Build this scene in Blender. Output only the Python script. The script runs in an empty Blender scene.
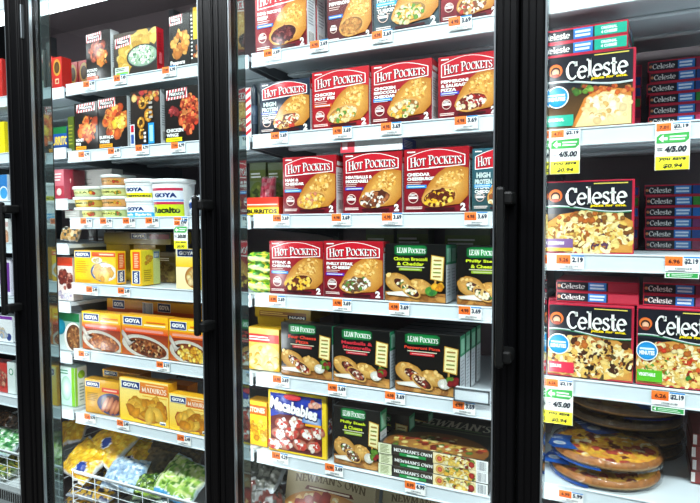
WORLD_S = 0.08
CEIL_W = 185
LED_S = 44
TUBE_S = 14
EXPOSURE = -0.85
import bpy, bmesh, math, random
from mathutils import Vector, Matrix, Euler, noise
random.seed(7)
S = bpy.context.scene
COL = S.collection
# ------------------------------------------------------------------ camera
F, YAW, PITCH, ROLL = 580.0, -0.462398, -0.0508343, -0.0048385
CAM = Vector((0.0, -1.1756, 1.35))
_fwd = Vector((math.sin(YAW)*math.cos(PITCH), math.cos(YAW)*math.cos(PITCH), math.sin(PITCH)))
_rt = Vector((math.cos(YAW), -math.sin(YAW), 0)); _up = _rt.cross(_fwd)
RT = _rt*math.cos(ROLL) + _up*math.sin(ROLL); UP = -_rt*math.sin(ROLL) + _up*math.cos(ROLL)
def P(u, v, Y):
    """the point of the plane y = Y that stands behind photo pixel u, v"""
    r = _fwd*F + RT*(u-350) - UP*(v-251.5)
    return CAM + r*((Y-CAM.y)/r.y)
cam = bpy.data.objects.new('camera', bpy.data.cameras.new('camera')); COL.objects.link(cam)
M = Matrix((RT, UP, -_fwd)).transposed().to_4x4(); M.translation = CAM
cam.matrix_world = M; cam.data.sensor_width = 36; cam.data.lens = F/700*36; cam.data.clip_start = .01
S.camera = cam
S.view_settings.view_transform = 'Standard'; S.view_settings.look = 'None'
S.view_settings.gamma = 1; S.view_settings.use_curve_mapping = False
# ------------------------------------------------------------------ materials
def lin(h):
    h = h.lstrip('#'); o = []
    for i in (0, 2, 4):
        c = int(h[i:i+2], 16)/255
        o.append(c/12.92 if c <= .04045 else ((c+.055)/1.055)**2.4)
    return tuple(o)
def mul(c, k): return tuple(min(1, x*k) for x in c)
def mixc(a, b, t): return tuple(x*(1-t)+y*t for x, y in zip(a, b))
def pmat(name, col=None, rough=.5, metal=0, spec=.5, attr=False, noise_amt=0, nscale=40, bump=0, bscale=60, coat=0):
    m = bpy.data.materials.new(name); m.use_nodes = True
    nt = m.node_tree; b = nt.nodes['Principled BSDF']
    b.inputs['Roughness'].default_value = rough; b.inputs['Metallic'].default_value = metal
    b.inputs['Specular IOR Level'].default_value = spec
    b.inputs['Coat Weight'].default_value = coat; b.inputs['Coat Roughness'].default_value = .12
    src = None
    if attr:
        a = nt.nodes.new('ShaderNodeAttribute'); a.attribute_name = 'Col'; src = a.outputs['Color']
    else:
        b.inputs['Base Color'].default_value = (*col, 1)
    if noise_amt or bump:
        tc = nt.nodes.new('ShaderNodeTexCoord')
    if noise_amt:
        n = nt.nodes.new('ShaderNodeTexNoise'); n.inputs['Scale'].default_value = nscale; n.inputs['Detail'].default_value = 4
        nt.links.new(tc.outputs['Object'], n.inputs['Vector'])
        mr = nt.nodes.new('ShaderNodeMapRange'); mr.inputs['To Min'].default_value = 1-noise_amt; mr.inputs['To Max'].default_value = 1+noise_amt
        nt.links.new(n.outputs['Fac'], mr.inputs['Value'])
        mx = nt.nodes.new('ShaderNodeMix'); mx.data_type = 'RGBA'; mx.blend_type = 'MULTIPLY'; mx.inputs['Factor'].default_value = 1
        if src: nt.links.new(src, mx.inputs['A'])
        else: mx.inputs['A'].default_value = (*col, 1)
        nt.links.new(mr.outputs['Result'], mx.inputs['B']); src = mx.outputs['Result']
    if src: nt.links.new(src, b.inputs['Base Color'])
    if bump:
        n2 = nt.nodes.new('ShaderNodeTexNoise'); n2.inputs['Scale'].default_value = bscale; n2.inputs['Detail'].default_value = 3
        nt.links.new(tc.outputs['Object'], n2.inputs['Vector'])
        bp = nt.nodes.new('ShaderNodeBump'); bp.inputs['Strength'].default_value = bump; bp.inputs['Distance'].default_value = .004
        nt.links.new(n2.outputs['Fac'], bp.inputs['Height']); nt.links.new(bp.outputs['Normal'], b.inputs['Normal'])
    return m
def emat(name, col, s):
    m = bpy.data.materials.new(name); m.use_nodes = True; nt = m.node_tree
    nt.nodes.remove(nt.nodes['Principled BSDF'])
    e = nt.nodes.new('ShaderNodeEmission'); e.inputs['Color'].default_value = (*col, 1); e.inputs['Strength'].default_value = s
    nt.links.new(e.outputs[0], nt.nodes['Material Output'].inputs['Surface']); return m
def film(name, tint, ior=1.5, rough=.02, bump=0, base=0.0):
    """thin clear sheet: see-through, with a mirror share that follows the viewing angle"""
    m = bpy.data.materials.new(name); m.use_nodes = True; nt = m.node_tree
    nt.nodes.remove(nt.nodes['Principled BSDF'])
    t = nt.nodes.new('ShaderNodeBsdfTransparent'); t.inputs['Color'].default_value = (*tint, 1)
    g = nt.nodes.new('ShaderNodeBsdfGlossy'); g.inputs['Roughness'].default_value = rough
    lw = nt.nodes.new('ShaderNodeLayerWeight'); lw.inputs['Blend'].default_value = .5
    pw = nt.nodes.new('ShaderNodeMath'); pw.operation = 'POWER'; pw.inputs[1].default_value = 5; nt.links.new(lw.outputs['Facing'], pw.inputs[0])
    f0 = ((ior-1)/(ior+1))**2
    ma = nt.nodes.new('ShaderNodeMath'); ma.operation = 'MULTIPLY_ADD'; ma.inputs[1].default_value = 1-f0; ma.inputs[2].default_value = f0; nt.links.new(pw.outputs[0], ma.inputs[0])
    mx = nt.nodes.new('ShaderNodeMixShader'); fac = ma.outputs[0]
    if base:
        ad = nt.nodes.new('ShaderNodeMath'); ad.operation = 'ADD'; ad.use_clamp = True; ad.inputs[1].default_value = base
        nt.links.new(fac, ad.inputs[0]); fac = ad.outputs[0]
    if bump:
        tc = nt.nodes.new('ShaderNodeTexCoord'); n2 = nt.nodes.new('ShaderNodeTexNoise'); n2.inputs['Scale'].default_value = 45
        nt.links.new(tc.outputs['Object'], n2.inputs['Vector'])
        bp = nt.nodes.new('ShaderNodeBump'); bp.inputs['Strength'].default_value = bump; bp.inputs['Distance'].default_value = .006
        nt.links.new(n2.outputs['Fac'], bp.inputs['Height']); nt.links.new(bp.outputs['Normal'], g.inputs['Normal'])
    nt.links.new(fac, mx.inputs[0]); nt.links.new(t.outputs[0], mx.inputs[1]); nt.links.new(g.outputs[0], mx.inputs[2])
    nt.links.new(mx.outputs[0], nt.nodes['Material Output'].inputs['Surface']); return m
PRINT = pmat('printed_card', attr=True, rough=.3, spec=.5, noise_amt=.10, nscale=160, coat=.25)
PRINT_MATT = pmat('printed_paper', attr=True, rough=.55)
PLASTIC = pmat('printed_plastic', attr=True, rough=.3)
BAG = pmat('bag_film_printed', attr=True, rough=.22, noise_amt=.3, nscale=55, bump=.7, bscale=38, coat=.4)
PIZZA = pmat('pizza_surface', attr=True, rough=.55, noise_amt=.35, nscale=90, bump=.8, bscale=120)
WHITE = pmat('white_enamel', lin('d2dbe0'), rough=.35, noise_amt=.03, nscale=9)
LIPM = pmat('white_price_channel_plastic', lin('d3dde2'), rough=.35, noise_amt=.03, nscale=14)
WIRE = pmat('white_coated_wire', lin('dfe5e8'), rough=.35)
BRACKET = pmat('dark_grey_bracket', lin('50565a'), rough=.4)
BLACK = pmat('black_anodised_aluminium', lin('050506'), rough=.32, spec=.16, noise_amt=.08, nscale=20)
GROOVE = pmat('black_rubber', lin('040405'), rough=.6)
HANDLE = pmat('black_handle_plastic', lin('070808'), rough=.5, spec=.25)
SILVER = pmat('aluminium_spacer', lin('8f979b'), rough=.3, metal=.8)
MULLION = pmat('polished_dark_mullion', lin('93a3a3'), rough=.06, metal=.9, bump=.05, bscale=6)
MULLION_D = pmat('dark_mullion_cap', lin('2a2522'), rough=.35)
LINER = pmat('cabinet_liner_grey', lin('73666a'), rough=.45, noise_amt=.12, nscale=4)
LED = emat('led_module', (.93, .97, 1), LED_S)
TUBE = emat('lamp_tube', (.95, .98, 1), TUBE_S)
GLASS = film('door_glass', (.96, .985, .98), 1.38)
WRAP = film('clear_wrap', (.97, .97, .97), 1.3, .12, .9, .02)
FLOORM = pmat('store_floor_tile', lin('55524e'), rough=.45, spec=.2, noise_amt=.08, nscale=3)
CEILM = pmat('store_ceiling_tile', lin('d6d6d2'), rough=.8, noise_amt=.05, nscale=8)
GRILLE = pmat('grey_grille_panel', lin('8e9294'), rough=.45)
# ------------------------------------------------------------------ object helpers
def meta(o, label=None, cat=None, group=None, kind=None):
    if label: o['label'] = label
    if cat: o['category'] = cat
    if group: o['group'] = group
    if kind: o['kind'] = kind
    return o
def empty(name, loc, label, cat, group=None, rot=(0, 0, 0)):
    o = bpy.data.objects.new(name, None); COL.objects.link(o); o.location = loc; o.rotation_euler = rot
    o.empty_display_size = .05
    return meta(o, label, cat, group)
def link(name, me, mat, parent=None):
    o = bpy.data.objects.new(name, me); COL.objects.link(o)
    if mat and not me.materials: me.materials.append(mat)
    if parent: o.parent = parent
    return o
class MB:
    """collects boxes, rods and lathes into one mesh (with a colour per corner when asked)"""
    def __init__(s): s.bm = bmesh.new(); s.cl = s.bm.loops.layers.float_color.new('Col')
    def paint(s, faces, c):
        for f in faces:
            for l in f.loops: l[s.cl] = (*c, 1)
    def box(s, x0, x1, y0, y1, z0, z1, bev=0, c=(1, 1, 1), seg=1):
        r = bmesh.ops.create_cube(s.bm, size=1); vs = r['verts']
        for v in vs: v.co = Vector(((x0+x1)/2+v.co.x*(x1-x0), (y0+y1)/2+v.co.y*(y1-y0), (z0+z1)/2+v.co.z*(z1-z0)))
        fs = {f for v in vs for f in v.link_faces}
        if bev:
            es = list({e for v in vs for e in v.link_edges})
            g = bmesh.ops.bevel(s.bm, geom=es, offset=bev, segments=seg, affect='EDGES', profile=.5)
            fs = {f for v in g['verts'] for f in v.link_faces} | {f for f in fs if f.is_valid}
        s.paint(fs, c); return s
    def rod(s, pts, r, n=8, c=(1, 1, 1), closed=False):
        pts = [Vector(p) for p in pts]; rings = []
        for i, p in enumerate(pts):
            a = pts[max(i-1, 0)]; b = pts[min(i+1, len(pts)-1)]; d = (b-a).normalized()
            x = d.cross(Vector((0, 0, 1)) if abs(d.z) < .9 else Vector((1, 0, 0))).normalized(); y = d.cross(x)
            rings.append([s.bm.verts.new(p+x*math.cos(t)*r+y*math.sin(t)*r) for t in [2*math.pi*k/n for k in range(n)]])
        fs = []
        for A, B in zip(rings, rings[1:]):
            for k in range(n): fs.append(s.bm.faces.new((A[k], A[(k+1) % n], B[(k+1) % n], B[k])))
        fs.append(s.bm.faces.new(rings[0][::-1])); fs.append(s.bm.faces.new(rings[-1]))
        s.paint(fs, c); return s
    def lathe(s, prof, n=40, cfn=None, c=(1, 1, 1)):
        """profile of (r, z); cfn(angle, z, segment) gives the colour"""
        rings = [[s.bm.verts.new((r*math.sin(2*math.pi*k/n), -r*math.cos(2*math.pi*k/n), z)) for k in range(n)] for r, z in prof]
        for i, (A, B) in enumerate(zip(rings, rings[1:])):
            for k in range(n):
                f = s.bm.faces.new((A[k], A[(k+1) % n], B[(k+1) % n], B[k])); f.smooth = True
                s.paint([f], cfn(2*math.pi*(k+.5)/n, (prof[i][1]+prof[i+1][1])/2, i) if cfn else c)
        for R, rev in ((rings[0], True), (rings[-1], False)):
            f = s.bm.faces.new(R[::-1] if rev else R); s.paint([f], cfn(0, prof[0 if rev else -1][1], -1 if rev else len(prof)) if cfn else c)
        return s
    def done(s, name, mat, parent=None):
        bmesh.ops.recalc_face_normals(s.bm, faces=s.bm.faces[:])
        me = bpy.data.meshes.new(name); s.bm.to_mesh(me); s.bm.free()
        return link(name, me, mat, parent)
# ------------------------------------------------------------------ lettering
_tc = {}
_fc = bpy.data.curves.new('lettering', 'FONT'); _fo = bpy.data.objects.new('lettering', _fc); COL.objects.link(_fo)
def sans(txt, bold=.02):
    k = (txt, bold)
    if k not in _tc:
        _fc.body = txt; _fc.offset = bold; _fc.resolution_u = 2; _fc.size = 1
        bpy.context.view_layer.update()
        dg = bpy.context.evaluated_depsgraph_get()
        me = bpy.data.meshes.new_from_object(_fo.evaluated_get(dg)); me.calc_loop_triangles()
        vs = [v.co.copy() for v in me.vertices]
        tr = [[(vs[i].x, vs[i].y) for i in t.vertices] for t in me.loop_triangles]
        bpy.data.meshes.remove(me)
        _tc[k] = norm(tr)
    return _tc[k]
def norm(tr):
    if not tr: return ([], 1, 1)
    xs = [p[0] for t in tr for p in t]; ys = [p[1] for t in tr for p in t]
    x0, y0 = min(xs), min(ys); W = max(xs)-x0 or 1; H = max(ys)-y0 or 1
    out = []
    for t in tr:
        t = [((p[0]-x0)/W, (p[1]-y0)/H) for p in t]
        a = (t[1][0]-t[0][0])*(t[2][1]-t[0][1])-(t[2][0]-t[0][0])*(t[1][1]-t[0][1])
        out.append(t if a > 0 else [t[0], t[2], t[1]])
    return (out, W, H)
TH, TN = .20, .06                                   # thick and thin strokes of the serif letters
def arcp(cx, cy, rx, ry, a0, a1, n=14):
    return [(cx+rx*math.cos(math.radians(a0+(a1-a0)*i/n)), cy+ry*math.sin(math.radians(a0+(a1-a0)*i/n))) for i in range(n+1)]
_S = [(.62, .80), (.50, .95), (.30, .95), (.14, .84), (.16, .66), (.34, .54), (.52, .44), (.64, .28), (.56, .10), (.36, .04), (.18, .06), (.06, .22)]
GL = {
 'H': (.98, [[(.2, 0), (.2, 1)], [(.78, 0), (.78, 1)], [(.2, .5), (.78, .5)]], [(.2, 0), (.2, 1), (.78, 0), (.78, 1)]),
 'O': (.95, [arcp(.47, .5, .38, .47, 0, 360, 24)], []),
 'T': (.86, [[(.43, 0), (.43, .95)], [(.05, .95), (.81, .95)], [(.06, .80), (.06, .97)], [(.8, .80), (.8, .97)]], [(.43, 0)]),
 'P': (.80, [[(.2, 0), (.2, 1)], [(.2, .96)]+arcp(.38, .72, .32, .24, 90, -90)+[(.2, .48)]], [(.2, 0), (.12, 1)]),
 'C': (.88, [arcp(.48, .5, .4, .47, 42, 318, 20), [(.78, .72), (.78, .98)]], []),
 'K': (.95, [[(.2, 0), (.2, 1)], [(.26, .42), (.74, .98)], [(.38, .58), (.80, .02)]], [(.2, 0), (.2, 1), (.78, 0), (.74, 1)]),
 'E': (.80, [[(.2, 0), (.2, 1)], [(.2, .04), (.72, .04)], [(.2, .52), (.58, .52)], [(.2, .96), (.70, .96)], [(.70, .04), (.73, .24)], [(.69, .80), (.69, .97)]], [(.12, 0), (.12, 1)]),
 'S': (.72, [_S], []),
 'L': (.78, [[(.2, 0), (.2, 1)], [(.2, .04), (.70, .04)], [(.70, .04), (.73, .26)]], [(.12, 0), (.2, 1)]),
 'A': (.98, [[(.12, 0), (.47, 1)], [(.47, 1), (.84, 0)], [(.24, .34), (.7, .34)]], [(.12, 0), (.84, 0)]),
 'N': (1.0, [[(.16, 0), (.16, 1)], [(.18, .98), (.80, .04)], [(.82, 0), (.82, 1)]], [(.16, 0), (.12, 1), (.82, 1)]),
 'M': (1.2, [[(.16, 0), (.2, 1)], [(.2, 1), (.58, .1)], [(.58, .1), (.96, 1)], [(1.0, 0), (.96, 1)]], [(.16, 0), (.16, 1), (1.0, 0), (1.0, 1)]),
 'W': (1.25, [[(.08, 1), (.36, 0)], [(.36, 0), (.62, .9)], [(.62, .9), (.88, 0)], [(.88, 0), (1.14, 1)]], [(.1, 1), (1.12, 1)]),
 'R': (.9, [[(.2, 0), (.2, 1)], [(.2, .96)]+arcp(.38, .74, .30, .22, 90, -90)+[(.2, .52)], [(.42, .5), (.80, .02)]], [(.2, 0), (.12, 1), (.8, 0)]),
 'D': (.95, [[(.2, 0), (.2, 1)], [(.2, .96)]+arcp(.36, .5, .46, .46, 90, -90)+[(.2, .04)]], [(.12, 0), (.12, 1)]),
 'U': (.95, [[(.2, 1), (.2, .3)]+arcp(.48, .3, .28, .26, 180, 360)+[(.76, 1)]], [(.2, 1), (.76, 1)]),
 "'": (.3, [[(.15, .7), (.15, 1)]], []),
 ' ': (.4, [], []),
 'e': (.74, [arcp(.38, .34, .31, .32, 4, 318, 18), [(.08, .37), (.68, .37)]], []),
 'l': (.42, [[(.22, 0), (.22, 1.05)]], [(.22, 0), (.16, 1.05)]),
 's': (.60, [[(x*.86, y*.70) for x, y in _S]], []),
 't': (.52, [[(.24, .92), (.24, .18)]+arcp(.38, .17, .14, .14, 180, 330, 6), [(.02, .64), (.48, .64)]], []),
 '.': (.3, [[(.1, .02), (.1, .14)]], []),
}
def ribbon(pts, tr, th, tn):
    L = []
    for i, p in enumerate(pts):
        a = pts[max(i-1, 0)]; b = pts[min(i+1, len(pts)-1)]
        if pts[0] == pts[-1] and i in (0, len(pts)-1): a, b = pts[-2], pts[1]
        dx, dy = b[0]-a[0], b[1]-a[1]; d = math.hypot(dx, dy) or 1
        slant = abs(dy/d) if dx*dy <= 0 or abs(dx) < .05 else abs(dy/d)*.25   # rising diagonals are thin
        w = (tn+(th-tn)*slant**1.3)/2
        L.append(((p[0]-dy/d*w, p[1]+dx/d*w), (p[0]+dy/d*w, p[1]-dx/d*w)))
    for A, B in zip(L, L[1:]): tr += [[A[0], A[1], B[1]], [A[0], B[1], B[0]]]
def serif(txt, grow=0, smallcap=False):
    k = (txt, grow, smallcap, 'serif')
    if k not in _tc:
        tr = []; x = 0
        for ch in txt:
            g = ch; sc = 1
            if smallcap and ch.islower(): g = ch.upper(); sc = .80
            w, strokes, sf = GL[g]; loc = []
            for st in strokes: 
                if len(st) > 1: ribbon(st, loc, TH/(sc**.5)+grow, TN+grow)
            for sx, sy in sf:
                h = (.07+grow)/2; hw = .17+grow/2; yy = h if sy < .5 else sy-h
                loc += [[(sx-hw, yy-h), (sx+hw, yy-h), (sx+hw, yy+h)], [(sx-hw, yy-h), (sx+hw, yy+h), (sx-hw, yy+h)]]
            tr += [[(x+p[0]*sc, p[1]*sc) for p in t] for t in loc]
            x += (w+.02)*sc
        _tc[k] = norm(tr)
    return _tc[k]
# ------------------------------------------------------------------ printed artwork
EPS = .00014
class Art:
    def __init__(s, w, h): s.w, s.h, s.T, s.layer = w, h, [], 0
    def tri(s, p, c, sub=0):
        q = [(a[0]*s.w, a[1]*s.h) for a in p]
        if all(0 <= a[0] <= s.w and 0 <= a[1] <= s.h for a in q): s.T.append((q, c, s.layer+sub)); return
        pol = [(a[0], a[1], *k) for a, k in zip(q, c)]
        for ax, lim, sg in ((0, 0, 1), (0, s.w, -1), (1, 0, 1), (1, s.h, -1)):
            out = []
            for i in range(len(pol)):
                A, B = pol[i-1], pol[i]; da, db = (A[ax]-lim)*sg, (B[ax]-lim)*sg
                if (da >= 0) != (db >= 0):
                    t = da/(da-db); out.append(tuple(x+(y-x)*t for x, y in zip(A, B)))
                if db >= 0: out.append(B)
            pol = out
            if len(pol) < 3: return
        for i in range(1, len(pol)-1):
            f = (pol[0], pol[i], pol[i+1]); s.T.append(([a[:2] for a in f], [a[2:5] for a in f], s.layer+sub))
    def poly(s, pts, c, c2=None, sub=None):
        if sub is None: s.layer += 1; sub = 0
        n = len(pts); ctr = (sum(p[0] for p in pts)/n, sum(p[1] for p in pts)/n); c2 = c2 or c
        ar = sum(pts[i-1][0]*pts[i][1]-pts[i][0]*pts[i-1][1] for i in range(n))
        if ar < 0: pts = pts[::-1]
        for i in range(n): s.tri([ctr, pts[i-1], pts[i]], [c2, c, c], sub)
    def rect(s, x0, y0, x1, y1, c, ct=None):
        s.layer += 1; ct = ct or c
        s.tri([(x0, y0), (x1, y0), (x1, y1)], [c, c, ct]); s.tri([(x0, y0), (x1, y1), (x0, y1)], [c, ct, ct])
    def ell(s, cx, cy, rx, ry, c, c2=None, rot=0, n=26, wob=0):
        k, q = math.cos(math.radians(rot)), math.sin(math.radians(rot)); asp = s.w/s.h; pts = []
        for i in range(n):
            t = 2*math.pi*i/n; r = 1+random.uniform(-wob, wob)
            x, y = rx*r*math.cos(t), ry*r*math.sin(t)/asp
            pts.append((cx+x*k-y*q, cy+(x*q+y*k)*asp))
        s.poly(pts, c, c2)
    # radii: both given as a share of the width when round=True
    def circ(s, cx, cy, r, c, c2=None): s.ell(cx, cy, r, r*s.w/s.h, c, c2)
    def text(s, t, cx, cy, w, h, c, bold=.02, ser=None, arch=0, shear=0, rot=0, shadow=None, grow=0):
        if shadow:
            s.text(t, cx+w*.006, cy-h*.06, w*1.02, h*1.08, shadow, bold+.05, ser, arch, shear, rot, None, grow+.14)
        s.layer += 1
        tr = serif(t, grow, ser == 'caps')[0] if ser else sans(t, bold)[0]
        k, q = math.cos(math.radians(rot)), math.sin(math.radians(rot)); asp = s.w/s.h
        for f in tr:
            o = []
            for x, y in f:
                X = (x-.5)*w+(y-.5)*shear*h/asp; Y = (y-.5)*h+arch*(1-(2*x-1)**2)
                Y /= asp; o.append((cx+X*k-Y*q, cy+(X*q+Y*k)*asp))
            s.tri(o, [c]*3)
    def lines(s, x0, y0, x1, y1, n, c, fill=.5, ragged=.3):
        s.layer += 1
        for i in range(n):
            y = y1-(y1-y0)*(i+.5)/n; d = (y1-y0)/n*fill/2; xe = x1-(x1-x0)*random.random()*ragged
            s.tri([(x0, y-d), (xe, y-d), (xe, y+d)], [c]*3); s.tri([(x0, y-d), (xe, y+d), (x0, y+d)], [c]*3)
    def bars(s, x0, y0, x1, y1, n, c):
        s.layer += 1
        for i in range(n):
            a = x0+(x1-x0)*i/n; b = a+(x1-x0)/n*random.uniform(.25, .7)
            s.tri([(a, y0), (b, y0), (b, y1)], [c]*3); s.tri([(a, y0), (b, y1), (a, y1)], [c]*3)
    def blobs(s, cx, cy, rx, ry, n, size, cols, rot=0, edge=.6, long=1.0):
        """n little food pieces inside an ellipse; size is a share of the width"""
        s.layer += 1; asp = s.w/s.h; k, q = math.cos(math.radians(rot)), math.sin(math.radians(rot)); L = []
        for _ in range(n):
            t = random.uniform(0, 6.283); r = math.sqrt(random.random()); x, y = rx*r*math.cos(t), ry*r*math.sin(t)/asp
            L.append((cx+x*k-y*q, cy+(x*q+y*k)*asp))
        L.sort(key=lambda p: -p[1])
        for i, (x, y) in enumerate(L):
            c = lin(random.choice(cols)) if isinstance(cols[0], str) else random.choice(cols)
            c = mul(c, random.uniform(.85, 1.12)); z = size*random.uniform(.6, 1.25); a0 = random.uniform(0, 3.14); pts = []
            for j in range(8):
                t = j*math.pi/4; rr = z*random.uniform(.8, 1.15); X, Y = rr*long*math.cos(t), rr*math.sin(t)
                pts.append((x+X*math.cos(a0)-Y*math.sin(a0), y+(X*math.sin(a0)+Y*math.cos(a0))*asp))
            s.poly(pts, mul(c, edge), mul(c, 1.15), sub=.05+.9*i/n)
        s.layer += 1
    def build(s, name, mat, parent=None, face='front', D=0, off=0, R=None, card=None):
        """face: front (-Y), right (+X), left (-X), top (+Z); R wraps the print round an upright cylinder; card adds a thin sheet behind"""
        V, Fc, C = [], [], []
        for q, c, l in s.T:
            a = (q[1][0]-q[0][0])*(q[2][1]-q[0][1])-(q[2][0]-q[0][0])*(q[1][1]-q[0][1])
            if abs(a) < 1e-11: continue
            if a < 0: q = [q[0], q[2], q[1]]; c = [c[0], c[2], c[1]]
            b = len(V); d = off+EPS*(l+1)
            for x, y in q:
                x -= s.w/2
                if R: 
                    rr = R(y) if callable(R) else R
                    V.append(((rr+d)*math.sin(x/rr), -(rr+d)*math.cos(x/rr), y))
                elif face == 'front': V.append((x, -d, y))
                elif face == 'right': V.append((D+d, x+s.w/2, y))
                elif face == 'left': V.append((-D-d, s.w/2-x, y))
                elif face == 'top': V.append((x, y, D+d))
            Fc.append((b, b+1, b+2)); C += c
        if card:
            b = len(V); t, cc = card; w = s.w/2
            V += [(-w, 0, 0), (w, 0, 0), (w, 0, s.h), (-w, 0, s.h), (-w, t, 0), (w, t, 0), (w, t, s.h), (-w, t, s.h)]
            for f in ((0, 1, 2, 3), (5, 4, 7, 6), (1, 5, 6, 2), (4, 0, 3, 7), (3, 2, 6, 7), (4, 5, 1, 0)):
                Fc.append(tuple(b+i for i in f)); C += [cc]*4
        me = bpy.data.meshes.new(name); me.from_pydata(V, [], Fc)
        ca = me.color_attributes.new('Col', 'FLOAT_COLOR', 'CORNER')
        ca.data.foreach_set('color', [x for c in C for x in (*c, 1.0)])
        me.update(); return link(name, me, mat, parent)
# ================================================================== the store round the freezer
def struct(name, x0, x1, y0, y1, z0, z1, m):
    b = MB(); b.box(x0, x1, y0, y1, z0, z1); return meta(b.done(name, m), kind='structure')
struct('floor', -5, 4, -3.6, 1.2, -.05, 0, FLOORM)
struct('ceiling', -5, 4, -3.6, 1.2, 3.2, 3.25, CEILM)
struct('wall_back', -5, 4, 1.1, 1.2, 0, 3.2, CEILM)
w = bpy.data.worlds.new('store_air'); S.world = w; w.use_nodes = True
w.node_tree.nodes['Background'].inputs[0].default_value = (.75, .85, 1, 1)
w.node_tree.nodes['Background'].inputs[1].default_value = WORLD_S
for i, (x, y) in enumerate(((-2.6, -1.5), (-1.0, -1.5), (.6, -1.5), (2.2, -1.5))):  # unseen aisle lamps, added for even light on the box fronts
    e = empty('added_ceiling_light', (x, y, 3.2), ('added unseen strip light on the store ceiling, %s along the aisle' % ('first', 'second', 'third', 'fourth')[i]), 'ceiling light', 'added ceiling lights over the aisle')
    b = MB(); b.box(-.65, .65, -.16, .16, -.07, -.0, .01); b.done('lamp_housing', WHITE, e)
    l = bpy.data.objects.new('lamp', bpy.data.lights.new('lamp', 'AREA')); COL.objects.link(l); l.parent = e
    l.data.shape = 'RECTANGLE'; l.data.size = 1.2; l.data.size_y = .25; l.data.energy = CEIL_W; l.data.color = (.92, .97, 1)
    l.location = (0, 0, -.08)
# ================================================================== the freezer cabinet
PITCHX = .757
GL_ = lambda k: -.925+PITCHX*(k-2)                  # left edge of the glass of bay k
MX = lambda k: GL_(k)-.048                          # middle of the mullion left of bay k
Z0, Z1 = .22, 2.22
XA, XB = MX(0)-.05, MX(4)+.05
e = empty('freezer_cabinet', (0, .4, 0), 'long upright store freezer with black mullions and grey liner behind the glass doors', 'freezer')
def rel(b): return b
b = MB(); b.box(XA, XB, .30, .34, Z0, Z1+.1); b.done('back_panel', LINER, e)          # local y (cabinet sits at y .4)
b = MB(); b.box(XA, XB, -.355, .30, Z1+.02, Z1+.06); b.done('roof_panel', LINER, e)
b = MB(); b.box(XA, XB, -.355, .30, Z0-.05, Z0); b.done('floor_panel', LINER, e)
for nm, x0, x1 in (('end_panel', XA-.03, XA), ('end_panel', XB, XB+.03)):
    b = MB(); b.box(x0, x1, -.4, .34, 0, Z1+.3); b.done(nm, BLACK, e)
b = MB(); b.box(XA, XB, -.40, -.357, Z1+.03, Z1+.34, .004); b.done('canopy', BLACK, e)
b = MB(); b.box(XA, XB, -.40, .34, 0, Z0-.055, .004); b.done('kick_plate', BLACK, e)
for k in range(5):
    x = MX(k); b = MB(); b.box(x-.048, x+.048, -.357, -.325, Z0, Z1, .002); m = b.done('mullion', MULLION, e)
    c = MB()
    for s in (-1, 1):                                # a strip of led modules along each rear corner
        c = MB(); t = Vector((.93, -s*.36, 0)); prev = None; zz = [.372]
        for j in range(19): zz += [.42+.096*j-.024, .42+.096*j+.024]
        for j, z in enumerate(zz):
            ctr = Vector((x+s*.030, -.318, z)); ed = [c.bm.verts.new(ctr-t*.011), c.bm.verts.new(ctr+t*.011)]
            if prev: c.bm.faces.new((prev[0], prev[1], ed[1], ed[0])).material_index = 0 if j % 2 == 0 else 1
            prev = ed
        o = c.done('light_strip', LED, m); o.data.materials.append(MULLION_D)
    c = MB(); c.box(x-.044, x+.044, -.325, -.320, Z0, Z1); c.done('light_strip_base', MULLION_D, m)
zt = P(60, 5, .10).z
b = MB(); b.box(XA+.02, XB-.02, -.315, -.29, zt-.018, zt+.018, .006); b.done('lamp_tube', TUBE, e)
b = MB(); b.box(XA+.02, XB-.02, -.325, -.275, zt+.018, zt+.06, .004); b.done('lamp_rail', WHITE, e)
# uprights that carry the shelves
for k in range(5):
    b = MB(); b.box(MX(k)-.012, MX(k)+.012, .265, .299, Z0, Z1); b.done('shelf_upright', BRACKET, e)
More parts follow.
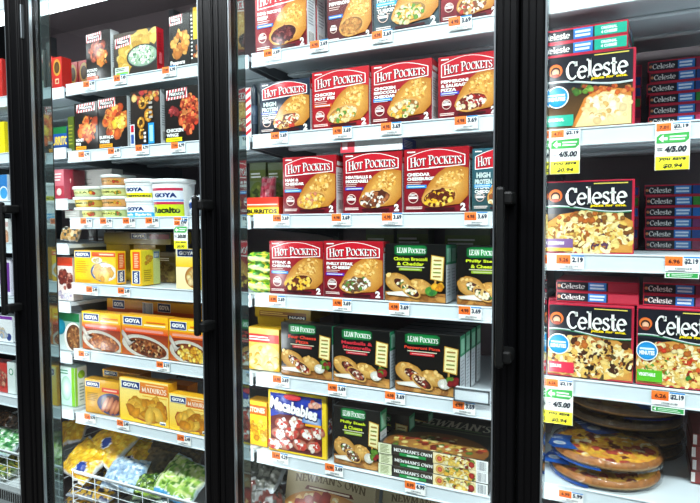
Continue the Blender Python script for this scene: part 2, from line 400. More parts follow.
# ------------------------------------------------------------------ doors
DOORTXT = ['far left glass freezer door, mostly cut off, with a slim black handle', 'left glass freezer door in front of the tubs, black handle on its right side',
           'wide middle glass freezer door in front of the red boxed sandwiches', 'right glass freezer door in front of the small pizza boxes']
for k in range(4):
    g0 = GL_(k); g1 = g0+.663 if k else P(3, 0, 0).x; o0 = g0-.046; o1 = MX(k+1)-.002
    d = empty('freezer_door', (g0, 0, Z0), DOORTXT[k], 'freezer door', 'glass freezer doors')
    def stile(x0, x1, inner):
        b = MB()
        b.box(x0-g0, x1-g0, .004, .040, 0, Z1-Z0, .003)
        w_ = (x1-x0); a = x0-g0
        b.box(a+w_*.06, a+w_*.36, 0, .01, .002, Z1-Z0-.002, .0025); b.box(a+w_*.62, a+w_*.96, 0, .01, .002, Z1-Z0-.002, .0025)
        b.done('stile', BLACK, d)
    stile(o0, g0, 1); stile(g1, o1, -1)
    for z0, z1, nm in ((0, .06, 'bottom_rail'), (Z1-Z0-.06, Z1-Z0, 'top_rail')):
        b = MB(); b.box(0, g1-g0, .002, .040, z0, z1, .003); b.done(nm, BLACK, d)
    b = MB(); b.box(.0003, .0035, .004, .013, .06, Z1-Z0-.06); b.box(g1-g0-.0035, g1-g0-.0003, .004, .013, .06, Z1-Z0-.06); b.done('glass_spacer', SILVER, d)
    b = MB(); b.box(.004, g1-g0-.004, .018, .0185, .06, Z1-Z0-.06); b.done('glass_pane', GLASS, d)
    # handle on the right stile
    zh0 = P(200, 332, -.04).z-Z0; zh1 = P(200, 200, -.04).z-Z0; hx = g1-g0+.022
    h = MB(); h.box(hx-.008, hx+.008, -.052, -.034, zh0-.01, zh1+.01, .006, seg=2); hd = h.done('handle', HANDLE, d)
    for z in (zh0+.012, zh1-.012):
        q = MB(); q.box(hx-.006, hx+.022, -.046, .004, z-.013, z+.013, .005, seg=2); q.done('handle_mount', HANDLE, hd)
    if k == 1:   # hinge of the left stile
        q = MB(); q.box(-.029, -.024, -.004, .006, P(15.5, 30, 0).z-Z0-.03, P(15.5, 6, 0).z-Z0, .001); q.done('hinge', SILVER, d)
# ------------------------------------------------------------------ shelves
YL = .16                                             # front of the price channels
zb = lambda *v: [1.35+x for x in v]
BAYZ = {0: [P(u, v, YL).z for u, v in ((57, 88), (60, 148), (62, 199), (64, 244), (66, 302), (68, 353), (70, 409))],
        1: zb(.4625, .240, .018, -.202, -.428, -.648), 2: zb(.4640, .242, .021, -.199, -.426, -.648),
        3: [P(600, 6.5, YL).z+.037, 1.547, 1.2785, 1.005, P(580, 489, YL).z]}
ORD = ['top', 'second', 'third', 'fourth', 'fifth', 'sixth', 'seventh']
SHTXT = {0: 'at the far left behind the first mullion', 1: 'behind the left glass door', 2: 'behind the middle glass door', 3: 'behind the right glass door'}
SHCARRY = {(1, 0): 'carrying the snack boxes with a red striped sign', (1, 1): 'carrying wings and onion snack boxes', (1, 2): 'carrying the round plastic tubs', (1, 3): 'carrying yellow fritter boxes',
           (1, 4): 'carrying orange rice meal boxes', (1, 5): 'carrying fried plantain boxes', (2, 0): 'carrying sandwich boxes cut off at the top', (2, 1): 'carrying the chicken pot pie box',
           (2, 2): 'carrying the cheeseburger sandwich box', (2, 3): 'carrying the philly steak red box', (2, 4): 'carrying three black sandwich boxes', (2, 5): 'carrying the blue and yellow pizza bites box',
           (3, 0): 'cut off at the top, empty in view', (3, 1): 'carrying the plain cheese pizza box', (3, 2): 'carrying the mushroom pizza box', (3, 3): 'carrying two small pizza boxes', (3, 4): 'carrying wrapped round pizzas'}
for k in range(4):
    x0, x1 = MX(k)+.006, MX(k+1)-.006
    if k == 0: x0 = XA+.01
    if k == 3: x1 = XB-.01
    for i, z in enumerate(BAYZ[k]):
        lab = 'white shelf %s %s' % (SHTXT[k], SHCARRY.get((k, i), ORD[i]+' one down'))
        s = empty('freezer_shelf', (x0, YL, z), lab, 'shelf', 'white shelves of the freezer')
        W = x1-x0
        b = MB(); b.box(0, W, .006, .50, -.014, -.002); b.done('deck', WHITE, s)
        b = MB()                                     # price channel: face, curled top and bottom lips
        b.box(0, W, .001, .005, -.034, 0); b.box(0, W, -.0015, .006, -.0025, .0012, .0008); b.box(0, W, -.002, .007, -.037, -.0335, .0008)
        b.done('price_channel', LIPM, s)
        b = MB()
        for y in (.04, .17, .34): b.box(.006, W-.006, y, y+.035, -.024, -.0138, .004)
        b.done('underside_rib', WHITE, s)
        for x in (.002, W-.006):
            b = MB(); v = [b.bm.verts.new(p) for p in ((x, .004, -.003), (x, .5, -.003), (x, .5, -.075), (x, .40, -.06), (x, .03, -.036), (x, .004, -.034))]
            f = b.bm.faces.new(v); g = bmesh.ops.extrude_face_region(b.bm, geom=[f]); bmesh.ops.translate(b.bm, verts=[q for q in g['geom'] if isinstance(q, bmesh.types.BMVert)], vec=(.004, 0, 0))
            b.done('bracket', BRACKET, s)
# ================================================================== printed designs
WH = lin('f4f4f0'); K = lin('0d0c0e'); RED = lin('c4122a'); YEL = lin('f6cf16'); CREAM = lin('efe6b8')
def sidewhite(a, top=None, accent='c4122a'):
    a.rect(0, 0, 1, 1, lin('e8ecee'))
    if top: a.rect(0, .80, 1, 1, lin(top)); a.rect(.1, .83, .9, .9, WH)
    a.lines(.15, .34, .85, .72, 9, lin('9aa2a8'), .4)
    a.rect(.15, .06, .85, .26, WH); a.bars(.2, .08, .8, .24, 9, K)
def pocket(a, fill, base, dx=0, dy=0):
    pts = [(.29, .24), (.35, .37), (.45, .52), (.55, .62), (.67, .695), (.84, .71), (1.02, .67), (1.05, .42), (1.0, .26), (.88, .13), (.62, .10), (.40, .12)]
    pts = [(x+dx, y+dy) for x, y in pts]
    a.poly(pts, lin('b06c22'), lin('e8b85f'))
    a.blobs(.72+dx, .47+dy, .24, .15, 130, .02, ['e0b264', 'd09440', 'b97a30', 'ecc880', 'd8a24c'], 42, .95, 1.6)
    a.ell(.565+dx, .245+dy, .285, .155, lin('c88a3c'), lin('f0d79c'), 10, wob=.03)
    a.ell(.565+dx, .24+dy, .245, .12, mul(lin(base), .6), lin(base), 10)
    a.blobs(.555+dx, .225+dy, .235, .12, 74, .034, fill, 10, .72)
def hot(flav, fill, base='8a5a2a', strip='2d6fc9', bg=('a5121f', '6f1420'), hp=False, plain=False):
    def d(a):
        a.rect(0, 0, 1, 1, lin(bg[1]), lin(bg[0]))
        a.blobs(.5, .12, .5, .12, 26, .05, [mul(lin(bg[1]), k) for k in (.8, 1.0, 1.25)], 0, .95)
        def arch(k, c):
            L = [(.05+k, .67+k), (.05+k, .86)]+[(.05+k+(.90-2*k)*i/12, .86+.105*math.sin(math.pi*i/12)*(1-.0)-k*.6+.02) for i in range(13)]+[(.95-k, .86), (.95-k, .72+k), (.5, .69+k)]
            a.poly(L, c)
        arch(0, WH); arch(.014, lin('c01526'))
        a.text('Hot Pockets', .5, .80, .80, .155, WH, ser='caps', arch=.02, rot=2, shadow=lin('5c0a12'))
        a.rect(.40, .700, .60, .712, WH)
        a.rect(.05, .945, .18, .965, WH)
        y = .60 if not plain else .60; 
        for i, t in enumerate(flav):
            if hp and i < 2: h = .085; a.text(t, .05+.16, y-.02, .32 if len(t) > 4 else .26, h, lin('c9d8d4'), .05); y -= .105
            else: h = .052; wd = min(.46, .052*len(t)); a.text(t, .05+wd/2, y, wd, h, WH, .05); y -= .068
        a.lines(.05, y-.03, .30, y+.03, 2, lin('e6c9c0'), .3)
        a.rect(.04, .385, .36, .435, lin(strip)); a.rect(.06, .402, .33, .418, lin('c9dcf5'))
        a.circ(.15, .235, .082, lin('e9c7bb')); a.circ(.15, .235, .070, lin(bg[1])); a.rect(.085, .218, .215, .252, WH); a.lines(.10, .26, .20, .295, 2, WH)
        pocket(a, fill, base)
        a.lines(.04, .05, .30, .10, 2, lin('e9d7cf'), .5, .1); a.rect(.34, .04, .80, .075, lin('3a0c12'))
        a.text('2', .925, .085, .08, .115, WH, .05)
    return d
def lean(flav, fc, fill, bar='b3202b', garnish=('e9e6dc', 'd9d5c7'), right=('5c8a2c', '8a1f22')):
    def d(a):
        a.rect(0, 0, 1, 1, lin('17120e'), lin('0b0c0b'))
        a.rect(0, 0, 1, .16, lin('8d5a25'), lin('a06b32')); a.blobs(.5, .07, .5, .06, 26, .05, ['b5813f', '8a5523', '9d6730'], 0, .9, 2.2)
        a.poly([(.16, .83), (.16, .96), (.22, .985), (.66, .985), (.70, .955), (.70, .85), (.66, .815), (.22, .80)], lin('0d5a2b'), lin('159a48'))
        a.text('LEAN', .285, .895, .17, .10, WH, ser='cap', grow=.03); a.text('Pockets', .535, .895, .29, .10, WH, ser='caps', grow=.03)
        y = .745
        for t in flav:
            wd = min(.56, .05*len(t)); a.text(t, .43, y, wd, .062, lin(fc), .035); y -= .085
        a.rect(.20, y+.022, .66, y+.036, lin('d8d4b8'))
        a.rect(.24, y-.035, .62, y+.012, lin(bar)); a.rect(.27, y-.018, .59, y-.004, mixc(lin(bar), WH, .35))
        # cream card on a stick
        a.poly([(.83, .10), (.86, .10), (.855, .40), (.825, .40)], lin('c48f45'))
        a.poly([(.755, .40), (.965, .365), (.985, .79), (.775, .825)], lin('b98a2f'), lin('d9b25e')); a.poly([(.77, .415), (.95, .382), (.97, .775), (.788, .808)], lin('eadf9f'), lin('f2eab8'))
        for i in range(5): a.rect(.80+.004*i, .44+.07*i, .925+.004*i, .466+.07*i, lin('7f8a42' if i % 2 else 'a07b3c'))
        # bread halves
        a.ell(.60, .27, .20, .13, lin('a8762f'), lin('e0b566'), -12, wob=.03); a.blobs(.60, .29, .17, .10, 16, .03, ['e5c078', 'c9934a', 'd8aa5c'], -12, .95)
        a.ell(.24, .31, .24, .17, lin('a8742c'), lin('e6bd72'), -20, wob=.03); a.blobs(.2, .36, .18, .10, 16, .03, ['e5c078', 'c9934a', 'd8aa5c'], -20, .95)
        a.poly([(.02, .14), (.06, .10), (.50, .08), (.56, .13), (.3, .18)], lin('d5cfc2'), lin('f1eee6'))
        for cx, cy, r in ((.30, .29, -30), (.44, .19, -28)):
            a.ell(cx, cy, .185, .10, lin('c08a3c'), lin('f0dba4'), r, wob=.02); a.ell(cx, cy, .155, .075, lin('3a1a12'), lin('6a2b1c'), r)
            a.blobs(cx, cy, .14, .066, 26, .026, fill, r, .75)
        a.ell(.78, .20, .10, .085, mul(lin(garnish[1]), .75), lin(garnish[0])); a.blobs(.78, .21, .07, .05, 8, .03, list(garnish), 0, .9)
        a.blobs(.90, .27, .07, .06, 9, .05, list(right), 0, .6)
    return d
def stripes(a, x0, y0, x1, y1, tilt=.02):
    """red and white striped name plate"""
    a.poly([(x0, y0), (x1, y0+tilt), (x1, y1+tilt), (x0, y1)], WH)
    n = 7; a.layer += 1
    for i in range(n):
        u0 = x0+(x1-x0)*i/n; u1 = u0+(x1-x0)/n*.5; s = (x1-x0)/n*.6
        q = [(u0, y0), (u1, y0), (min(u1+s, x1), y1), (min(u0+s, x1), y1)]
        q = [(x, y+tilt*(x-x0)/(x1-x0)) for x, y in q]
        a.poly(q, lin('c8102e'), sub=0)
    a.poly([(x0+(x1-x0)*.1, y0+(y1-y0)*.28), (x1-(x1-x0)*.1, y0+(y1-y0)*.28+tilt*.8), (x1-(x1-x0)*.1, y1-(y1-y0)*.28+tilt*.9), (x0+(x1-x0)*.1, y1-(y1-y0)*.28)], lin('26262a'))
    a.text('FRIDAYS', (x0+x1)/2, (y0+y1)/2+tilt/2, (x1-x0)*.7, (y1-y0)*.28, WH, .04)
def snack(foods, name, bar, plate=None, bgk='18120f', logo=(.04, .80, .66, .97)):
    def d(a):
        a.rect(0, 0, 1, 1, mul(lin(bgk), .8), lin(bgk))
        if plate: a.ell(*plate, lin('3c3a3a'), lin('6a6866'))
        for f in foods:
            a.blobs(*f); a.blobs(f[0], f[1], f[2]*.97, f[3]*.97, f[4]*3, f[5]*.38, [mul(lin(q), k) for q in f[6] for k in (.7, 1.0, 1.35)], 0, .85, 1.5)
        stripes(a, *logo)
        y = .30
        for t in name: wd = min(.5, .07*len(t)); a.text(t, .05+wd/2, y-.07, wd, .065, WH, .04); y -= .085
        a.rect(.04, .03, .50, .10, lin(bar)); a.rect(.08, .052, .44, .072, mixc(lin(bar), K, .55))
    return d
def dip(a):
    a.rect(0, 0, 1, 1, lin('2c2420'), lin('4a4038'))
    a.blobs(.72, .80, .32, .16, 26, .10, ['c9a24a', 'e0c06a', 'b88c38', 'd9b458'], 0, .75); a.blobs(.26, .40, .13, .32, 26, .09, ['d9b552', 'c99c3c', 'e6cb78'], 0, .75)
    a.ell(.68, .40, .37, .27, lin('2e2f30'), lin('5a5c5c')); a.ell(.68, .41, .335, .235, lin('7f9a86'), lin('dfe8da'))
    a.blobs(.68, .42, .30, .20, 150, .026, ['eef2e6', 'd4dfcc', '8fae8b', '4f7d56', 'f7f8f2', 'a9bfa0'], 0, .85)
    stripes(a, .04, .66, .42, .88, .05)
    a.rect(.03, .03, .36, .22, lin('c7d3c6')); a.rect(.06, .05, .34, .10, lin('7ac142')); a.lines(.05, .13, .30, .20, 2, lin('4a5a4c'))
def dipside(a):
    a.rect(0, 0, 1, 1, lin('b5131f'), lin('cf2130')); a.lines(.2, .15, .8, .9, 12, lin('8a0e18'), .5); a.rect(.3, .2, .7, .45, lin('d9626a'))
def onion(a):
    a.rect(0, 0, 1, 1, lin('1b1717'), lin('2e2622'))
    a.blobs(.55, .88, .45, .12, 24, .085, ['d9a23c', 'c25a36', 'e7c27a', 'b23a3a'], 0, .7)
    for x, y, r, q in ((.42, .75, 30, .14), (.62, .55, 75, .17), (.36, .42, 80, .15), (.40, .22, 75, .13), (.62, .80, 20, .10)):
        a.ell(x, y, q, q*.62, lin('a86a18'), lin('e8ac44'), r, wob=.05); a.ell(x, y, q*.55, q*.32, lin('2a1c10'), lin('5a3a16'), r)
        a.blobs(x, y, q*.9, q*.55, 7, .03, ['f0be5c', 'c98a2c'], r, .9)
    a.rect(.62, .03, .82, .40, lin('1f8fd0')); a.rect(.66, .07, .78, .36, lin('9fd2f0'))
    a.rect(.45, .04, .57, .28, lin('262022')); a.lines(.47, .05, .55, .26, 3, WH, .6)
    a.rect(0, .02, .16, .40, lin('d9dee2')); a.rect(.03, .05, .13, .22, lin('2b4f9a')); a.rect(.03, .26, .13, .38, lin('c8102e'))
    a.lines(.66, .46, .80, .80, 4, lin('b0a9a2'), .5)
def goyalogo(a, cx, cy, w, h, rot=0):
    k = math.radians(rot); asp = a.w/a.h
    def R(x, y): return (cx+x*math.cos(k)-y/asp*math.sin(k), cy+(x*math.sin(k)+y/asp*math.cos(k))*asp)
    a.poly([R(-w/2, -h/2), R(w/2, -h/2), R(w/2, h/2), R(-w/2, h/2)], WH); w2, h2 = w*.94, h*.88
    a.poly([R(-w2/2, -h2/2), R(w2/2, -h2/2), R(w2/2, h2/2), R(-w2/2, h2/2)], lin('14306e'))
    a.text('GOYA', cx, cy, w*.80, h*.52, WH, .06, rot=rot)
def fritter(a):
    a.rect(0, 0, 1, 1, lin('eeb313'), lin('f6cd1c')); a.rect(.44, .83, 1, .97, lin('d8431e'), lin('ef6a2e')); a.rect(.62, .88, .96, .92, lin('f9d9c0'))
    a.ell(.70, .36, .30, .30, lin('12306c'), lin('1d4790')); a.ell(.74, .36, .29, .28, lin('d9d6cc'), WH)
    a.blobs(.74, .32, .23, .18, 20, .085, ['e2a636', 'f0c25a', 'd6962a', 'eab64a'], 0, .75)
    a.ell(.56, .72, .13, .10, lin('e9e2d0'), WH); a.blobs(.56, .73, .09, .05, 8, .03, ['efe3b0', 'd8b860'])
    a.lines(.05, .30, .36, .70, 6, lin('b8860f'), .3); goyalogo(a, .22, .885, .40, .19)
    a.rect(.03, .05, .40, .10, lin('d99a10'))
def goyaspine(a):
    a.rect(0, 0, 1, 1, lin('efae10'), lin('f4c41a')); a.rect(.2, .45, .9, .95, lin('e2571f')); a.lines(.35, .5, .8, .9, 8, lin('f6cfa8'), .5)
    a.rect(.12, .05, .88, .42, WH); a.rect(.17, .06, .83, .41, lin('14306e')); a.text('GOYA', .5, .235, .30*a.h/a.w, .36*a.w/a.h, WH, .06, rot=90)
def fritterside(a):
    a.rect(0, 0, 1, 1, lin('f0c81a'), lin('e8d83a')); a.blobs(.35, .72, .22, .10, 14, .09, ['d99a2a', 'c07a22', 'efc05a'], 20)
    a.rect(.62, 0, 1, 1, lin('c8cf7a'), lin('d9de92')); a.rect(.66, .76, .96, .94, lin('6f93c8')); a.rect(.70, .79, .92, .90, WH); a.lines(.1, .1, .55, .45, 6, lin('a88a14'), .4)
def meal(top, band, foods, txtc='fbe9b0'):
    def d(a):
        a.rect(0, 0, 1, 1, lin('e8a81c'), lin(top)); a.rect(0, .56, 1, .72, lin(band), lin('e8861e')); a.rect(.08, .60, .9, .66, mixc(lin(band), WH, .25))
        a.rect(0, 0, 1, .56, lin('b7571d'), lin('8c2d16'))
        a.ell(.52, .22, .52, .29, lin('b9b2a4'), lin('f6f2ea'), -8); a.ell(.54, .22, .43, .215, lin('6a2f18'), lin('a35a2b'), -8)
        for f in foods: a.blobs(*f)
        a.poly([(-.02, .55), (.03, .62), (.22, .33), (.30, .36), (.16, .22), (.1, .30)], lin('9a8f86'), lin('d9d2c8'))
        a.rect(.50, .76, .95, .80, lin(txtc)); a.rect(.55, .84, .95, .87, lin('e36a1c'))
        goyalogo(a, .25, .86, .42, .20)
    return d
def maduros(a):
    a.rect(0, 0, 1, 1, lin('f4c012'), lin('f8e48a')); a.rect(.42, .70, 1, .96, lin('d86a1c'), lin('e9882c'))
    a.text('MADUROS', .72, .80, .50, .13, lin('fff3dc'), ser='cap', grow=.02)
    a.rect(.55, .90, .92, .92, lin('f9d9a8')); a.rect(.48, .64, .98, .66, lin('f0a818'))
    a.poly([(.14, .36), (.2, .14), (.5, .05), (.85, .08), (.98, .3), (.96, .5), (.55, .57), (.2, .52)], lin('a04c18'), lin('d98a3c'))
    a.ell(.57, .34, .40, .25, lin('c98a2c'), lin('f2c65e'))
    a.blobs(.57, .34, .36, .20, 34, .085, ['d98f1c', 'e8a82c', 'f0bc48', 'c87c16', 'edb23a'], 0, .62, 1.5)
    a.rect(.83, .05, .95, .12, WH); a.rect(.84, .055, .94, .085, lin('2b3f6a')); goyalogo(a, .24, .86, .40, .18)
def sausage(a):
    a.rect(0, 0, 1, 1, lin('c08818'), lin('e2a827')); a.rect(.5, .66, 1, .80, lin('d8331c'), lin('e5563a')); a.rect(.56, .71, .94, .75, lin('f6c9b0'))
    a.ell(.78, .33, .42, .32, lin('16265e'), lin('22418c')); a.ell(.82, .33, .36, .27, lin('3a1610'), lin('6a2b1c'))
    for i in range(4): a.ell(.60+.12*i, .30-.02*i+.04*(i % 2), .065, .27, lin('a04a2c'), lin('e09a6a'), -32)
    a.lines(.06, .36, .40, .62, 5, lin('8a6a14'), .35); goyalogo(a, .24, .86, .42, .17)
def celeste(flav, bar, cols, pieces, badge=True, slice_=False, size=.045):
    def d(a):
        a.rect(0, 0, 1, 1, lin('c9364a'), lin('b8243c'))
        a.rect(.012, .015, .975, .985, lin('1b1c24'), lin('24262e'))
        a.rect(.012, .015, .975, .55, lin('6a4a26'), lin('3a2a1a'))
        if slice_:
            a.poly([(.30, .03), (.44, .40), (.62, .55), (.96, .46), (.965, .03)], lin('c8772e'), lin('e9b86a'))
            a.poly([(.34, .03), (.50, .38), (.64, .48), (.965, .38), (.965, .03)], lin('e2c890'), lin('eedcb4'))
            a.blobs(.70, .25, .27, .20, 60, .04, ['ecd8b0', 'f2e6c8', 'dfc08a', 'd9ac66', 'e6cc98'], 0, .9)
            a.blobs(.70, .50, .28, .05, 26, .03, ['c7622a', 'd9884a', 'b5482a'], -6, .7); a.blobs(.45, .52, .14, .06, 16, .035, ['5f8a34', '86a848', 'a04a2a', '3f6a2a'], 0, .7)
        else:
            a.poly([(0, .02), (0, .42), (.16, .54), (.50, .60), (.82, .55), (.99, .44), (.99, .02)], lin('c98a3c'), lin('e9c070'))
            a.blobs(.5, .27, .50, .25, 120, size, cols, 0, .9, 1.6); a.blobs(.5, .26, .48, .22, 36, size*.85, pieces, 0, .75, 1.7); a.blobs(.5, .27, .50, .25, 130, size*.5, cols, 0, .88, 2.0); a.blobs(.5, .27, .48, .24, 60, size*.3, [pieces[0], 'a8642a', 'b57a34'], 0, .85, 1.8)
            a.blobs(.5, .50, .42, .06, 30, .04, [cols[0], 'b5642a', pieces[0]], 0, .7)
        a.rect(.012, .60, .975, .985, lin('20222b'), lin('191a22'))
        pts = [(.012, .585)]+[(.012+.963*i/20, .62+.035*math.sin(i/20*6.0+.4)-.03*(i/20)) for i in range(21)]+[(.975, .585)]
        for dy, c in ((.0, 'd8dce0'), (-.014, '3f8a5c' if not slice_ else 'b8c4c0')):
            L = [(.012+.963*i/20, .628+.03*math.sin(.8+i/20*5.0)-.035*(i/20)+dy) for i in range(21)]
            a.layer += 1
            for p, q in zip(L, L[1:]): a.tri([p, q, (q[0], q[1]+.012)], [lin(c)]*3); a.tri([p, (q[0], q[1]+.012), (p[0], p[1]+.012)], [lin(c)]*3)
        a.text('Celeste', .575, .795, .70, .255, WH, ser='low', shadow=lin('0c0d12'), grow=.035, rot=1); a.text('pizza for one.', .72, .655, .40, .05, lin('f2d21a'), .04, shear=.25)
        a.lines(.55, .945, .93, .97, 1, lin('d9c75a'), .6, 0)
        # little portrait roundel
        a.circ(.105, .80, .082, lin('d9622c'), lin('f0a04a')); a.circ(.105, .79, .058, lin('3a2018')); a.circ(.105, .78, .042, lin('d9a07c'), lin('f0c4a4')); a.ell(.105, .735, .05, .025, lin('8c3a2a'), lin('b5503a'))
        if badge: a.circ(.13, .445, .135, WH); a.circ(.13, .445, .122, lin('1a86c8'), lin('3aa6e2')); a.rect(.04, .46, .22, .485, lin('d9f0fb')); a.text('MINUTES', .13, .42, .19, .055, WH, .05)
        a.rect(.012, .05, .32, .20, lin(bar[0])); a.rect(.04, .10 if len(bar) > 1 else .11, .10+.02*len(flav), .165, lin(bar[0])); a.text(flav, .03+.0115*len(flav), .14, .023*len(flav), .045, WH, .05)
        if len(bar) > 1: a.rect(.012, .03, .32, .075, lin(bar[1]))
    return d
def celside(bar, txt=None, dim=False):
    def d(a):
        a.rect(0, 0, 1, 1, lin('c2283f')); a.rect(.008, .10, .992, .88, lin('23252e'))
        a.text('Celeste', .21, .50, .30, .50, WH, ser='low', grow=.03); a.circ(.035, .5, .022, lin('d98a5a'))
        a.rect(.40, .10, .62, .88, lin('2a6fc0'), lin('3a86d6')); a.lines(.42, .2, .60, .78, 2, lin('d9ecfa'), .6, .1)
        a.rect(.64, .10, .992, .88, lin(bar))
        if txt: 
            for i, t in enumerate(txt): a.text(t, .80, .64-.30*i, .022*len(t), .22, lin('e9fff8'), .05)
    return d
def newside(a):
    a.rect(0, 0, 1, 1, lin('2c261f'), lin('3a3228')); a.rect(0, 0, .13, 1, lin('d9dcb8')); a.lines(.02, .1, .11, .9, 6, lin('7f8a5c'), .5); a.rect(.13, 0, .15, 1, lin('1d1a16'))
    a.rect(.52, 0, .90, 1, lin('ead7a0'), lin('f0e2b8')); [a.blobs(x, .5, .045, .42, 26, .020, ['f2e2a0', 'd9a83c', 'efe7c8', '7a2a1e', '6f8a3a', 'e8c45a'], 0, .75) for x in (.66, .72, .78, .83)]
    a.circ(.58, .5, .038, lin('c8922c'), lin('f2d890')); a.circ(.58, .5, .022, lin('b53a2a'), lin('e0765a')); a.circ(.86, .45, .025, lin('8a1c1c'), lin('b83a30'))
    a.rect(.90, 0, 1, 1, lin('e9ecea')); a.bars(.912, .1, .988, .9, 9, lin('5a626a'))
    a.text("NEWMAN'S OWN", .335, .62, .36, .34, WH, ser='cap', grow=.04); a.rect(.21, .10, .46, .38, lin('127a38'), lin('1f9a4a')); a.rect(.28, .18, .39, .30, lin('bfe0c8'))
def newtop(a):
    a.rect(0, 0, 1, 1, lin('1e221c'), lin('1a1f1c')); a.ell(.5, .10, .48, .36, lin('7a4c22'), lin('b5803e')); a.blobs(.5, .14, .44, .22, 90, .03, ['c9a24a', 'e0c877', '7a2a1e', 'b5482a', '56702e', 'efe0b0'], 0, .7)
    a.rect(0, .55, 1, .57, lin('6f7a5a')); a.text("NEWMAN'S", .5, .74, .74, .20, lin('d9d4c0'), ser='cap', grow=.02); a.lines(.2, .60, .8, .64, 1, lin('5a7a4a'), .8, 0)
def newfront(a):
    a.rect(0, 0, 1, 1, lin('8a7a5c'), lin('b5a684'))
    a.text("NEWMAN'S OWN", .5, .86, .80, .14, lin('655437'), ser='cap', grow=.03, arch=.06); a.poly([(.22, .70), (.78, .70), (.75, .77), (.25, .77)], lin('5c1f16')); a.lines(.27, .715, .73, .755, 1, lin('e6d8c0'), .7, 0)
    a.ell(.5, .30, .52, .42, lin('b5783a'), lin('e6c88a')); a.ell(.5, .28, .48, .37, lin('c98a4a'), lin('ecd49c'))
    a.blobs(.5, .30, .45, .34, 90, .035, ['ecd8a8', 'e0b878', 'f2e4bc'], 0, .9); a.blobs(.5, .32, .42, .32, 34, .062, ['a83a2c', '962f24', 'b84a38'], 0, .7)
def bites(a):
    a.rect(0, 0, 1, 1, lin('e8c21c'), lin('f2d22a')); a.rect(.035, .03, .93, .96, lin('1a2a8c'), lin('2840b0'))
    a.poly([(.035, .03), (.035, .56), (.2, .62), (.5, .635), (.8, .60), (.93, .54), (.93, .03)], lin('5a1a1c'), lin('8c3026'))
    for x, y in ((.24, .47), (.50, .52), (.18, .30), (.42, .34), (.70, .36), (.86, .42), (.30, .14), (.56, .17), (.80, .18), (.10, .12)):
        a.ell(x, y, .125, .095, lin('9a4a34'), lin('e0b8a0'), 0, 16, .08); a.blobs(x, y, .10, .075, 16, .034, ['f6f2ec', 'e9dcd0', 'd04a3a', 'f9f7f2', 'c23a30'], 0, .85)
    a.poly([(.60, .55), (.93, .52), (.93, .64), (.78, .69), (.62, .62)], lin('2a6fb8'), lin('e6eef6')); a.rect(.66, .50, .93, .54, lin('f0a818'))
    a.ell(.44, .93, .15, .05, lin('c8102e'), lin('e04a4a')); a.blobs(.82, .88, .09, .07, 10, .04, ['e9a890', 'f0d0c0', 'c24a3a'])
    a.text('Macababies', .46, .755, .82, .20, WH, .05, rot=-8, shadow=lin('0c1450'))
def bitesside(a):
    a.rect(0, 0, 1, 1, lin('3a2018'), lin('5a3a1c')); a.rect(0, 0, .18, 1, lin('e8c21c')); a.blobs(.55, .5, .3, .16, 24, .13, ['f2ece4', '2a3a9c', 'c23a30', 'e9dcd0'])
def plainfood(bg, bandc, cols, words=(), logo=None, name=None, low=.45):
    def d(a):
        a.rect(0, 0, 1, 1, lin(bg), mixc(lin(bg), WH, .15)); a.rect(0, .66, 1, .86, lin(bandc)); a.lines(.06, .70, .75, .82, 2, WH, .5, .2)
        a.ell(.5, .30, .55, .34, mul(lin(cols[0]), .7), lin(cols[0])); a.blobs(.5, .30, .48, .30, 40, .09, cols, 0, .7, 1.3)
        for i, t in enumerate(words): a.text(t, .5, .76-.1*i, .8, .09, WH, .05)
    return d
def burrito(a):
    a.rect(0, 0, 1, 1, lin('c2281c'), lin('d8341f')); a.rect(0, .0, 1, .42, lin('f2c812'), lin('f6d830')); a.poly([(0, .42), (1, .42), (1, .62), (0, .52)], lin('e8641c')); a.rect(.04, .56, .96, .62, lin('f6d9c8'))
    a.text('BURRITOS', .5, .20, .90, .26, lin('141210'), .05)
def redoval(a):
    a.rect(0, 0, 1, 1, lin('b31f1a'), lin('d03024')); a.ell(.5, .68, .40, .26, lin('c99a3a'), lin('7a3a1c')); a.ell(.5, .68, .28, .18, lin('3a2a18'), lin('6a4a24')); a.rect(.3, .18, .7, .34, lin('e8c9a0')); a.rect(.38, .21, .62, .30, lin('9a1a16'))
def bluebox(a):
    a.rect(0, 0, 1, 1, lin('14408c'), lin('1f57ac')); a.rect(0, .70, 1, 1, lin('1d6e3a')); a.text('BURRITO', .5, .38, 1.15, .40, lin('f2cf2a'), .03); a.rect(0, 0, 1, .10, lin('0c2a60'))
def greenbox(a):
    a.rect(0, 0, 1, 1, lin('b9d8c8'), lin('d9ece4')); a.ell(.45, .45, .35, .32, lin('9ac8b0'), lin('eef6f2')); a.rect(.80, 0, 1, 1, lin('7ab82c')); a.lines(.1, .80, .6, .94, 2, lin('4a8a6a'))
def greenside(a):
    a.rect(0, 0, 1, 1, lin('e6eee0'), lin('eef4ea')); a.circ(.55, .80, .30, lin('8cc02c'), lin('a8d43c')); a.rect(.0, 0, .2, 1, lin('9ccf3c')); a.lines(.35, .1, .8, .6, 6, lin('9ab0a0'), .4)
def tealmeat(a):
    a.rect(0, 0, 1, 1, lin('c9d4d4'), lin('3f7f6a')); a.rect(0, .78, 1, 1, lin('1d6a3c')); a.circ(.1, .62, .26, lin('0f6f86'), lin('1a8aa4')); a.ell(.72, .36, .42, .40, lin('d9d4c8'), WH); a.ell(.76, .36, .36, .35, lin('4a2a18'), lin('8a5a36')); a.blobs(.76, .36, .32, .30, 70, .05, ['7a4a2a', '9a6a40', '5a3018', 'b58a5a'], 0, .75)
